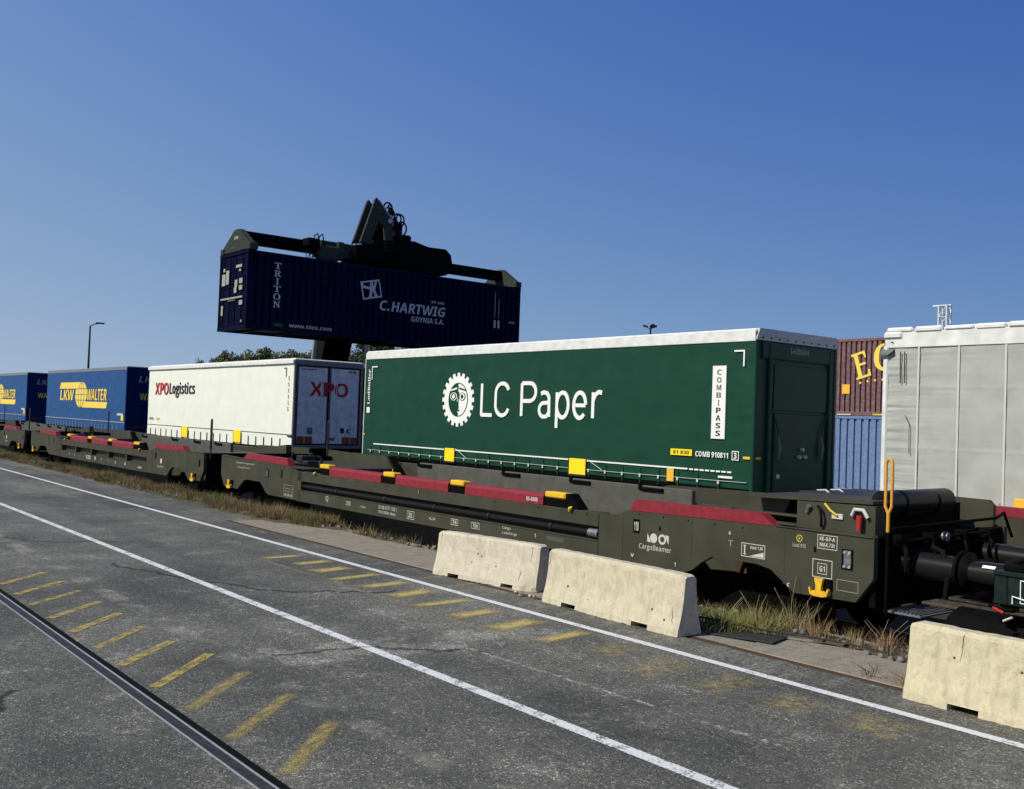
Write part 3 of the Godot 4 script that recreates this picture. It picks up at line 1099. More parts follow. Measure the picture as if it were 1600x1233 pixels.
		var dl := [["122", -1.1, 0.5, 0.5, 0.11], ["8", -0.35, 0.5, 0.1, 0.12], ["1", -3.3, 0.5, 0.04, 0.09], ["1", -2.7, 0.5, 0.04, 0.09], ["v", 0.3, 0.5, 0.07, 0.05], ["1", 1.0, 0.5, 0.04, 0.09], ["Z", 1.7, 0.48, 0.1, 0.07], ["4", 2.6, 0.5, 0.12, 0.1], ["000", 3.9, 0.46, 0.3, 0.05]]
		for d in dl:
			lettering(w, d[0], "dull_white", wv(d[1], d[2], 1.502), Vector2(d[3], d[4]))
		part(w, "emblem", prism(raised(disc_pts(0.07, 20, 0, TAU, Vector2(5.6, 0.74))), 1.5, 1.503), "dull_white")
		lettering(w, "CargoBeamer", "faint_white", wv(5.55, 0.58, 1.502), Vector2(0.5, 0.07))
		wbar(w, "grab_plate", "black_steel", 5.12, 5.22, 0.78, 0.95, 1.5, 1.504, 0)
		wbar(w, "grab_plate", "black_steel", 8.28, 8.38, 0.74, 0.92, 1.5, 1.504, 0)
	return w

var bolt_m: ArrayMesh
func bolt_mesh() -> ArrayMesh:
	if bolt_m == null:
		bolt_m = lathe([[0.0, 0.012], [0.013, 0.012], [0.016, 0.008], [0.016, 0.0]], 6)
	return bolt_m

func tow_hook(w: Node3D, x: float, y: float) -> void:
	wbar(w, "hook_block", "black_steel", x - 0.05, x + 0.14, y + 0.0, y + 0.12, 1.5, 1.53, 0.008)
	var h := prism([[-0.05, 0.1], [0.06, 0.1], [0.04, 0.02], [0.04, -0.03], [0.1, -0.05], [0.115, 0.0], [0.13, -0.02], [0.11, -0.085], [0.05, -0.1], [-0.04, -0.1], [-0.1, -0.085], [-0.12, -0.02], [-0.105, 0.0], [-0.09, -0.05], [-0.03, -0.03], [-0.03, 0.02]], 0.0, 0.04)
	part(w, "tow_hook", h, "clamp_yellow", wv(x, y + 0.02, 1.532))

func wagon_end_set(w: Node3D) -> void:
	var paint := "wagon_paint"
	# raised end platform over the bogie
	part(w, "end_platform", prism(raised([[6.86, 1.425], [8.5, 1.47], [8.5, 1.435], [6.9, 1.39]]), 0.45, 1.38), paint)
	wbar(w, "platform_top_box", "dark_steel", 6.9, 8.05, 1.38, 1.45, -0.95, 0.45, 0.02)
	part(w, "platform_block", prism(raised([[7.56, 1.1], [8.54, 1.1], [8.54, 1.42], [7.56, 1.4]]), 1.2, 1.39), paint)
	part(w, "platform_ramp", prism(raised([[6.2, 1.0], [6.9, 1.4], [7.3, 1.38], [7.1, 1.0]]), -1.3, 1.15), paint)
	wbar(w, "platform_block", "black_steel", 7.3, 8.2, 1.0, 1.375, -1.1, 1.1, 0)
	part(w, "far_panel", prism(raised([[7.1, 0.95], [8.5, 0.95], [8.5, 1.36], [8.44, 1.42], [7.1, 1.44]]), -1.4, -1.34), paint)
	wbar(w, "side_shelf", paint, 6.9, 7.56, 1.1, 1.13, 0.9, 1.4)
	wbar(w, "side_shelf", paint, 7.0, 7.56, 1.2, 1.225, 0.9, 1.36)
	# tank across the end
	part(w, "air_tank", tube([wv(8.38, 1.42, 1.02), wv(8.38, 1.43, 0.98), wv(8.38, 1.44, -0.36), wv(8.38, 1.44, -0.4)], [0.08, 0.14, 0.14, 0.08], 20), "tube_black")
	for z in [0.7, 0.0]:
		part(w, "tank_band", tube([wv(8.38, 1.43, z - 0.02), wv(8.38, 1.43, z + 0.02)], 0.145, 20), "black_steel")
	for z in [-0.2, 0.1]:
		part(w, "tie_strap", tube([wv(6.95, 1.45, z), wv(7.15, 1.47, z + 0.12), wv(7.3, 1.455, z + 0.28)], 0.012, 6), "dull_white")
	# end bars, hoses and brackets
	part(w, "lever_bar", tube([wv(8.72, 1.2, 1.35), wv(8.74, 1.24, -0.9), wv(8.74, 1.3, -1.1), wv(8.74, 1.0, -1.32)], 0.018, 8), "black_steel")
	part(w, "lever_bar", tube([wv(8.7, 1.05, 1.3), wv(8.7, 1.08, -0.7)], 0.022, 8), "black_steel")
	for z in [1.1, 0.5, -0.2, -0.8]:
		wbar(w, "lever_bracket", "black_steel", 8.56, 8.74, 1.0, 1.12, z - 0.04, z + 0.04, 0.01)
		part(w, "air_hose", tube([wv(8.6, 1.1, z), wv(8.76, 0.98, z + 0.05), wv(8.74, 0.74, z + 0.02)], 0.025, 8), "black_rubber")
	part(w, "hand_brake_knob", tube([wv(8.72, 1.08, 0.3), wv(8.78, 1.07, 0.3)], 0.05, 10), "grey_steel")
	loop_post(w, 8.67, 1.36, 1.16, 1.93, "post_yellow")
	part(w, "handrail_stem", tube([wv(8.67, 0.3, 1.36), wv(8.67, 1.16, 1.36)], 0.02, 8), "black_steel")
	# signal lamp bracket, levers on the block
	part(w, "lamp_bracket", tube([wv(8.28, 1.3, 1.42), wv(8.32, 1.37, 1.43), wv(8.42, 1.37, 1.43), wv(8.47, 1.29, 1.42)], 0.022, 8), "dull_white")
	part(w, "lamp_handle", tube([wv(8.385, 1.31, 1.44), wv(8.385, 1.15, 1.45)], [0.035, 0.028], 10), "red_handle")
	part(w, "lever", tube([wv(7.7, 1.28, 1.4), wv(7.74, 1.36, 1.42)], [0.022, 0.028], 8), "grey_steel")
	part(w, "air_hose", tube([wv(7.84, 1.36, 1.4), wv(7.9, 1.34, 1.45), wv(7.92, 1.24, 1.45), wv(7.9, 1.14, 1.42)], 0.016, 8), "black_rubber")
	wbar(w, "valve_plate", "dull_white", 8.02, 8.16, 1.24, 1.3, 1.39, 1.41, 0.004)
	part(w, "lever", tube([wv(7.94, 1.4, 1.42), wv(8.02, 1.33, 1.43), wv(8.1, 1.28, 1.42)], 0.014, 6), "sign_yellow")
	# buffers, draw gear, step
	for z in [0.88, -0.87]:
		part(w, "buffer_case", tube([wv(8.56, 0.8, z), wv(8.62, 0.8, z), wv(9.12, 0.8, z), wv(9.2, 0.8, z)], [0.18, 0.15, 0.14, 0.12], 20), "tube_black")
		part(w, "buffer_band", tube([wv(8.72, 0.8, z), wv(8.76, 0.8, z)], 0.158, 20), "black_rubber")
		part(w, "buffer_head", tube([wv(9.2, 0.8, z), wv(9.23, 0.8, z), wv(9.26, 0.8, z)], [0.1, 0.21, 0.2], 22), "black_steel")
	part(w, "draw_hook", tube([wv(8.56, 0.76, 0), wv(8.9, 0.76, 0), wv(9.1, 0.82, 0), wv(9.2, 0.74, 0), wv(9.1, 0.66, 0)], [0.05, 0.05, 0.05, 0.04, 0.03], 8), "black_steel")
	part(w, "air_hose", tube([wv(8.9, 1.0, 0.85), wv(9.05, 0.98, 0.93), wv(9.14, 0.75, 0.98), wv(9.1, 0.5, 0.95)], 0.03, 8), "black_rubber")
	wbar(w, "headstock", "black_steel", 8.5, 8.58, 0.34, 1.1, -1.42, 1.42, 0.01)
	for z in [1.2, 0.6]:
		wbar(w, "step_hanger", "black_steel", 8.6, 8.64, 0.3, 0.8, z - 0.02, z + 0.02, 0)
	var step := wbar(w, "step", "grey_steel", 8.58, 9.0, 0.3, 0.32, 0.58, 1.26, 0.004)
	for k in 9:
		bar(step, "step_rib", "grey_steel", wv(8.6 + 0.045 * k, 0.32, 0.6), wv(8.615 + 0.045 * k, 0.333, 1.24), 0)

func wagon_markings(w: Node3D) -> void:
	var z := 1.503
	var dw := "dull_white"
	# round emblem with wordmark
	part(w, "emblem", prism(raised(disc_pts(0.062, 24, 0, TAU, Vector2(5.47, 0.735))), 1.5, z), dw)
	var ring := []
	for i in 25:
		ring.append([5.62 + 0.066 * cos(TAU * i / 24.0), 0.735 + 0.066 * sin(TAU * i / 24.0)])
	for i in range(24, -1, -1):
		ring.append([5.62 + 0.038 * cos(TAU * i / 24.0), 0.735 + 0.038 * sin(TAU * i / 24.0)])
	part(w, "emblem", prism(raised(ring), 1.5, z), dw)
	part(w, "emblem", prism(raised([[5.36, 0.68], [5.42, 0.675], [5.395, 0.735], [5.36, 0.79]]), 1.5, z), dw)
	part(w, "emblem", prism(raised([[5.73, 0.79], [5.67, 0.795], [5.695, 0.735], [5.73, 0.68]]), 1.5, z), dw)
	lettering(w, "CargoBeamer", dw, wv(5.5, 0.6, z), Vector2(0.56, 0.085), 0.0, false, false)
	# plates
	wbar(w, "number_plate", "black_steel", 5.1, 5.22, 0.77, 0.95, 1.5, 1.504, 0)
	lettering(w, "110", dw, wv(5.16, 0.86, 1.506), Vector2(0.08, 0.12))
	part(w, "marking_frame", frame_mesh(0.34, 0.16, 0.008), dw, wv(7.05, 0.77, 1.5))
	lettering(w, "I", dw, wv(6.93, 0.77, z), Vector2(0.04, 0.11), 0.0, true)
	lettering(w, "max 1,6t", dw, wv(7.1, 0.805, z), Vector2(0.18, 0.045))
	part(w, "marking_wedge", prism(raised([[7.0, 0.705], [7.2, 0.705], [7.2, 0.765]]), 1.5, z), dw)
	var rg := []
	for i in 21:
		rg.append([7.68 + 0.04 * cos(TAU * i / 20.0), 0.99 + 0.04 * sin(TAU * i / 20.0)])
	for i in range(20, -1, -1):
		rg.append([7.68 + 0.032 * cos(TAU * i / 20.0), 0.99 + 0.032 * sin(TAU * i / 20.0)])
	part(w, "marking_ring", prism(raised(rg), 1.5, z), "sign_yellow")
	lettering(w, "V", "sign_yellow", wv(7.68, 0.99, z), Vector2(0.028, 0.034))
	lettering(w, "Load 910", "faint_white", wv(7.68, 0.91, z), Vector2(0.17, 0.045))
	part(w, "marking_frame", frame_mesh(0.25, 0.155, 0.007), dw, wv(8.04, 0.985, 1.5))
	lettering(w, "KE-GP-A", dw, wv(8.04, 1.02, z), Vector2(0.19, 0.042))
	lettering(w, "MAX.72t", dw, wv(8.04, 0.955, z), Vector2(0.19, 0.042))
	wbar(w, "socket_plate", "black_steel", 8.22, 8.36, 0.72, 0.94, 1.5, 1.504, 0)
	wbar(w, "socket", "grey_steel", 8.25, 8.34, 0.735, 0.925, 1.504, 1.515, 0.006)
	for k in 4:
		part(w, "socket_bolt", tube([wv(8.265 + 0.06 * (k % 2), 0.755 + 0.15 * (k / 2), 1.512), wv(8.265 + 0.06 * (k % 2), 0.755 + 0.15 * (k / 2), 1.526)], 0.016, 8), "bright_steel")
	part(w, "marking_frame", frame_mesh(0.25, 0.2, 0.008), dw, wv(7.985, 0.69, 1.5))
	part(w, "marking_frame", frame_mesh(0.12, 0.12, 0.006), dw, wv(7.985, 0.69, 1.5))
	lettering(w, "G1", dw, wv(7.985, 0.69, z), Vector2(0.07, 0.062))
	part(w, "marking_frame", frame_mesh(0.26, 0.12, 0.005), "faint_white", wv(8.3, 0.545, 1.5))
	tow_hook(w, 7.98, 0.47)
	lettering(w, "c", dw, wv(7.55, 0.45, z), Vector2(0.035, 0.04))
	wbar(w, "keyhole", "black_steel", 5.56, 5.59, 0.84, 0.9, 1.5, 1.503, 0)
	wbar(w, "keyhole", "black_steel", 7.87, 7.9, 0.86, 0.92, 1.5, 1.503, 0)
	lettering(w, "4", dw, wv(6.7, 0.94, z), Vector2(0.03, 0.045))
	lettering(w, "T", "faint_white", wv(6.72, 0.82, z), Vector2(0.07, 0.07), 0.0, false, false)
	lettering(w, "v", dw, wv(5.1, 0.47, z), Vector2(0.06, 0.045))
	lettering(w, "1", dw, wv(5.85, 0.45, z), Vector2(0.025, 0.05))
	# number and data on the lower sill
	var dl := [["Q", -3.3, 0.5, 0.1, 0.12], ["200", -2.45, 0.49, 0.16, 0.075], ["-1:50-", -1.9, 0.47, 0.22, 0.04], ["31 80 4771 103 1", -1.03, 0.525, 0.62, 0.062], ["TEN D-CBEAM  Sdkmss", -1.05, 0.44, 0.58, 0.05], ["Cargo", 2.42, 0.535, 0.2, 0.05], ["Ladelänge", 2.5, 0.46, 0.36, 0.05], ["1", 3.1, 0.5, 0.03, 0.06], ["<->", 0.4, 0.48, 0.18, 0.05]]
	for d in dl:
		lettering(w, d[0], dw, wv(d[1], d[2], z), Vector2(d[3], d[4]), 0.0, false, false)
	for fr in [[-0.27, 0.475, 0.22, 0.14, "2/L"], [1.05, 0.49, 0.2, 0.1, "74"], [1.62, 0.49, 0.22, 0.1, "17m"]]:
		part(w, "marking_frame", frame_mesh(fr[2], fr[3], 0.007), dw, wv(fr[0], fr[1], 1.5))
		lettering(w, fr[4], dw, wv(fr[0], fr[1], z), Vector2(fr[2] * 0.6, fr[3] * 0.6))
	wbar(w, "data_plate", "pocket_grey", 3.36, 3.74, 0.47, 0.53, 1.5, 1.503, 0)
	part(w, "marking_frame", frame_mesh(0.44, 0.24, 0.006), "faint_white", wv(-5.0, 0.53, 1.5))
	for k in 3:
		wbar(w, "table_rule", "faint_white", -5.22, -4.78, 0.46 + 0.055 * k, 0.466 + 0.055 * k, 1.5, 1.503, 0)
		wbar(w, "table_cell", "faint_white", -5.18 + 0.14 * k, -5.09 + 0.14 * k, 0.425, 0.448, 1.5, 1.5028, 0)
	lettering(w, "CargoBeamer Wagon GmbH", "faint_white", wv(-7.25, 0.98, z), Vector2(1.0, 0.055))
	lettering(w, "Leipzig DE 04103", "faint_white", wv(-7.3, 0.88, z), Vector2(0.7, 0.045))
	lettering(w, "KS-6000", dw, wv(3.0, 1.035, z), Vector2(0.26, 0.06))
	lettering(w, "I", dw, wv(-0.05, 0.9, z), Vector2(0.012, 0.06))

func make_wagons() -> void:
	var g1 := "empty pocket wagons on the near track"
	wagon(-14.35, -11.08, 0, "empty olive-grey pocket wagon with yellow handrail and buffers at its end", g1)
	wagon(-32.65, -11.08, 1, "empty olive-grey pocket wagon in front of white and blue trailers, coupled behind the first", g1)
	wagon(-50.9, -11.08, 1, "farthest empty pocket wagon of the near track, beside blue trailers", g1)
	var g2 := "loaded pocket wagons on the far track"
	wagon(0.35, -15.87, 2, "pocket wagon with red stripe under the silver trailer", g2)
	wagon(-18.0, -15.87, 2, "pocket wagon under the dark green trailer", g2)
	wagon(-36.35, -15.87, 2, "pocket wagon under the white trailer", g2)
	wagon(-54.7, -15.87, 2, "pocket wagon under the blue trailer with globe emblem", g2)
	wagon(-73.0, -15.87, 2, "last pocket wagon under the farthest blue trailer", g2)
	# the next vehicle on the near track, of another build
	var n := thing("flat_wagon", "black-green flat wagon with buffers coupled to the pocket wagon", "freight wagon", Vector3(2.0, -UPW, -11.08))
	wbar(n, "headstock", "next_green", -6.55, -6.42, 0.6, 0.92, -1.36, 1.38, 0.012)
	wbar(n, "side_sill", "next_green", -6.42, 7.0, 0.6, 0.92, 1.28, 1.38, 0.012)
	wbar(n, "side_sill", "next_green", -6.42, 7.0, 0.6, 0.92, -1.36, -1.26, 0.012)
	wbar(n, "deck", "black_steel", -6.5, 7.0, 0.92, 0.98, -1.3, 1.3, 0.01)
	wbar(n, "sill_cap", "next_green", -6.55, 7.0, 0.885, 0.925, 1.38, 1.4, 0.004)
	part(n, "marking_frame", frame_mesh(0.5, 0.22, 0.008), "white_paint", wv(-6.05, 0.75, 1.38))
	part(n, "marking_frame", frame_mesh(0.2, 0.11, 0.006), "white_paint", wv(-6.12, 0.71, 1.38))
	lettering(n, "max.", "white_paint", wv(-6.17, 0.82, 1.383), Vector2(0.13, 0.045))
	lettering(n, "C", "white_paint", wv(-6.12, 0.71, 1.383), Vector2(0.05, 0.07))
	for z in [0.88, -0.87]:
		part(n, "buffer_case", tube([wv(-7.0, 0.8, z), wv(-6.9, 0.8, z), wv(-6.6, 0.8, z), wv(-6.55, 0.8, z)], [0.115, 0.125, 0.135, 0.17], 20), "tube_black")
		part(n, "buffer_head", tube([wv(-7.06, 0.8, z), wv(-7.03, 0.8, z), wv(-7.0, 0.8, z)], [0.2, 0.21, 0.1], 22), "black_steel")
	wbar(n, "sticker", "white_paint", -6.85, -6.72, 0.87, 0.91, 0.985, 0.99, 0).rotation.x = -0.9
	part(n, "air_hose", tube([wv(-6.5, 0.98, 0.7), wv(-6.3, 1.2, 0.6), wv(-6.0, 1.22, 0.55), wv(-5.9, 0.98, 0.5)], 0.028, 8), "black_rubber")
	part(n, "air_hose", tube([wv(-6.6, 0.95, 1.0), wv(-6.4, 1.02, 1.1), wv(-6.0, 1.05, 1.2), wv(-5.6, 0.98, 1.1)], 0.03, 8), "black_rubber")
	part(n, "uncoupling_handle", tube([wv(-6.36, 0.63, 1.4), wv(-6.36, 0.7, 1.4), wv(-6.25, 0.68, 1.4)], 0.008, 6), "white_paint")
	part(n, "brake_cock", tube([wv(-6.62, 0.57, 1.3), wv(-6.5, 0.55, 1.35), wv(-6.36, 0.56, 1.36)], 0.022, 8), "black_steel")
	part(n, "brake_cock_handle", tube([wv(-6.55, 0.56, 1.38), wv(-6.44, 0.53, 1.4)], 0.016, 8), "red_handle")
	part(n, "brake_cock_handle", tube([wv(-6.2, 0.5, 1.4), wv(-6.2, 0.36, 1.41)], [0.014, 0.018], 8), "red_handle")
	part(n, "brake_lever", tube([wv(-6.45, 0.45, 1.38), wv(-6.36, 0.5, 1.4)], 0.012, 8), "dull_white")
	part(n, "brake_hose", tube([wv(-6.2, 0.55, 1.3), wv(-6.3, 0.3, 1.36), wv(-6.1, 0.25, 1.38), wv(-6.0, 0.5, 1.3)], 0.026, 8), "black_rubber")
	for ax in [-5.6, -3.8, 4.5, 6.3]:
		for zs in [-1.0, 1.0]:
			part(n, "wheel", wheel_mesh, "black_steel", wv(ax, 0.1, zs * 0.77), Vector3(0, 0 if zs > 0 else PI, 0))
		part(n, "axle", tube([wv(ax, 0.1, -0.95), wv(ax, 0.1, 0.95)], 0.075, 10), "black_steel")
	for zs in [-1.0, 1.0]:
		wbar(n, "bogie_frame", "black_steel", -6.2, -3.2, 0.18, 0.42, zs * 0.95, zs * 1.1, 0.02)
		wbar(n, "bogie_frame", "black_steel", 3.9, 6.9, 0.18, 0.42, zs * 0.95, zs * 1.1, 0.02)
	part(n, "main_reservoir", tube([wv(-7.15, 0.22, 1.02), wv(-7.05, 0.22, 1.02), wv(-6.0, 0.22, 1.02), wv(-5.9, 0.22, 1.02)], [0.14, 0.24, 0.24, 0.14], 18), "black_steel")
	wbar(n, "underframe_box", "black_steel", -6.4, -5.2, 0.05, 0.6, -1.2, 0.7, 0.02)
	part(n, "air_reservoir", tube([wv(-3.0, 0.2, 1.0), wv(-2.9, 0.2, 1.0), wv(-1.6, 0.2, 1.0), wv(-1.5, 0.2, 1.0)], [0.1, 0.17, 0.17, 0.1], 16), "black_steel")

# ------------------------------------------------------------------ trailers on the far track
const UPT := 0.2  # a trailer's node stands on its tyres, 0.2 m below the asphalt

func tv(x: float, y: float, z: float) -> Vector3:
	return Vector3(x, y + UPT, z)

func tbar(t: Node3D, called: String, m: Variant, x0: float, x1: float, y0: float, y1: float, z0: float, z1: float, bev := 0.006) -> MeshInstance3D:
	return bar(t, called, m, tv(x0, y0, z0), tv(x1, y1, z1), bev)

func curtain(L: float, y0: float, y1: float, sd: int, amp: float, creases: float, nx := 150, ny := 44, bands := [], folds := 0.0) -> ArrayMesh:
	var n := FastNoiseLite.new()
	n.seed = sd
	n.frequency = 0.5
	n.fractal_octaves = 3
	var h := y1 - y0
	var fn := func(u: float, v: float) -> Vector3:
		var x := (u - 0.5) * L
		var y := y0 + h * v
		var from_end := minf(u, 1.0 - u) * L
		var d := amp * n.get_noise_2d(x * 0.5, y * 1.6)
		d += amp * 0.4 * n.get_noise_2d(x * 2.0, y * 0.4 + 30.0)
		var post := absf(fmod(x + L * 0.5, 2.7) - 1.35) / 1.35
		d += amp * 0.7 * (post * post - 0.5)
		var c := exp(-from_end / 0.55)
		d += creases * c * 1.7 * (n.get_noise_2d(x * 0.9, y * 15.0) + 0.5 * n.get_noise_2d(x * 1.5 + 9.0, y * 34.0))
		d += creases * 0.45 * maxf(0.0, n.get_noise_2d(x * 1.1 + 70.0, y * 0.9)) * n.get_noise_2d(x * 0.7 + 5.0, y * 18.0)
		d += folds * n.get_noise_2d(x * 5.0 + 11.0, y * 0.45)
		var low := clampf((0.32 - (y - y0)) / 0.32, 0.0, 1.0)
		d += amp * 1.2 * low * sin(x * TAU / 0.62)
		for by in bands:
			d += 0.006 * exp(-pow((y - by) / 0.03, 2.0)) * (0.7 + 0.8 * n.get_noise_2d(x * 60.0, by * 9.0))
		return Vector3(x, y + UPT, d)
	return grid(nx, ny, fn)

func trailer(L: float, xr: float, yt: float, yb: float, label: String, kind: Dictionary) -> Node3D:
	var t := thing("semi_trailer", label, "trailer", Vector3(xr - L / 2, -UPT, -15.865), "trailers standing on the far train")
	var hx := L / 2
	var cm: String = kind.curtain
	var rm: String = kind.roof
	var cap: float = kind.get("cap", 0.11)
	tbar(t, "light_block", "black_steel", -hx + 0.03, hx - 0.03, yb + 0.06, yt - 0.06, -1.2, 1.2, 0)  # unseen dark box added inside the body to stop light leaking through
	part(t, "curtain", curtain(L - 0.06, yb, yt - cap, kind.sd, kind.get("amp", 0.012), kind.get("crease", 0.004), kind.get("nx", 150), kind.get("ny", 44), kind.get("bands", []), kind.get("folds", 0.0)), cm, Vector3(0, 0, kind.get("cz", 1.268)))
	part(t, "curtain", curtain(L - 0.06, yb, yt - cap, kind.sd + 9, 0.012, 0.004), cm, Vector3(0, 0, -1.255), Vector3(0, PI, 0))
	tbar(t, "roof", rm, -hx, hx, yt - 0.07, yt, -1.262, 1.262, 0.03)
	for s in [-1, 1]:
		tbar(t, "roof_rail", rm, -hx, hx, yt - cap - 0.02, yt - 0.05, s * 1.25, s * (1.275 + kind.get("lip", 0.01)), 0.01)
		tbar(t, "side_rail", kind.get("rail", "black_steel"), -hx, hx, yb - 0.1, yb + 0.015, s * 1.16, s * 1.25, 0.008)
	# tie-down straps along the hem
	var gap: float = kind.get("gap", 0.62)
	var ns := int((L - 0.6) / gap)
	for i in ns:
		var sx := -hx + 0.45 + gap * i
		var st := tbar(t, "strap", kind.strap, sx - kind.get("sw", 0.018), sx + kind.get("sw", 0.018), yb - 0.06, yb + kind.get("strap_h", 0.26), 1.272, 1.284, 0.003)
		if kind.has("buckle"):
			bar(st, "buckle", kind.buckle, tv(sx - 0.024, yb + 0.05, 1.284), tv(sx + 0.024, yb + 0.12, 1.296), 0.004)
	# running gear
	for s in [-1, 1]:
		tbar(t, "chassis_beam", "black_steel", -hx + 0.2, hx - 0.2, yb - 0.45, yb + 0.05, s * 0.45 - 0.06, s * 0.45 + 0.06, 0)
	var back: float = kind.get("rear", 1.0)
	for k in 3:
		var ax := back * (hx - 1.6 - 1.31 * k)
		for s in [-1, 1]:
			var ty := part(t, "wheel", tyre_mesh(), "tyre", tv(ax, 0.3, s * 1.02), Vector3(0, 0.0 if s > 0 else PI, 0))
			part(ty, "rim", rim_mesh(), "roof_grey", Vector3.ZERO)
		part(t, "axle", tube([tv(ax, 0.3, -0.9), tv(ax, 0.3, 0.9)], 0.07, 8), "black_steel")
	for s in [-1, 1]:
		tbar(t, "landing_leg", "dark_steel", -back * (hx - 3.0) - 0.07, -back * (hx - 3.0) + 0.07, -0.18, yb, s * 0.8 - 0.06, s * 0.8 + 0.06, 0.01)
		tbar(t, "landing_foot", "dark_steel", -back * (hx - 3.0) - 0.15, -back * (hx - 3.0) + 0.15, -0.2, -0.18, s * 0.8 - 0.13, s * 0.8 + 0.13, 0)
	return t

var tyre_m: ArrayMesh
var rim_m: ArrayMesh
func tyre_mesh() -> ArrayMesh:
	if tyre_m == null:
		tyre_m = lathe([[0.3, -0.17], [0.44, -0.19], [0.49, -0.16], [0.5, -0.12], [0.5, 0.12], [0.49, 0.16], [0.44, 0.19], [0.3, 0.17], [0.28, 0.1], [0.28, -0.1], [0.3, -0.17]], 32)
	return tyre_m
func rim_mesh() -> ArrayMesh:
	if rim_m == null:
		rim_m = lathe([[0.0, 0.1], [0.1, 0.11], [0.11, 0.03], [0.24, 0.02], [0.27, 0.12], [0.295, 0.165], [0.295, -0.1], [0.0, -0.1]], 28)
	return rim_m

func end_frame(t: Node3D, hx: float, sgn: float, yt: float, yb: float, m: String) -> void:
	for s in [-1, 1]:
		tbar(t, "corner_post", m, sgn * (hx - 0.06), sgn * (hx + 0.015), yb - 0.1, yt - 0.06, s * 1.19, s * 1.272, 0.012)

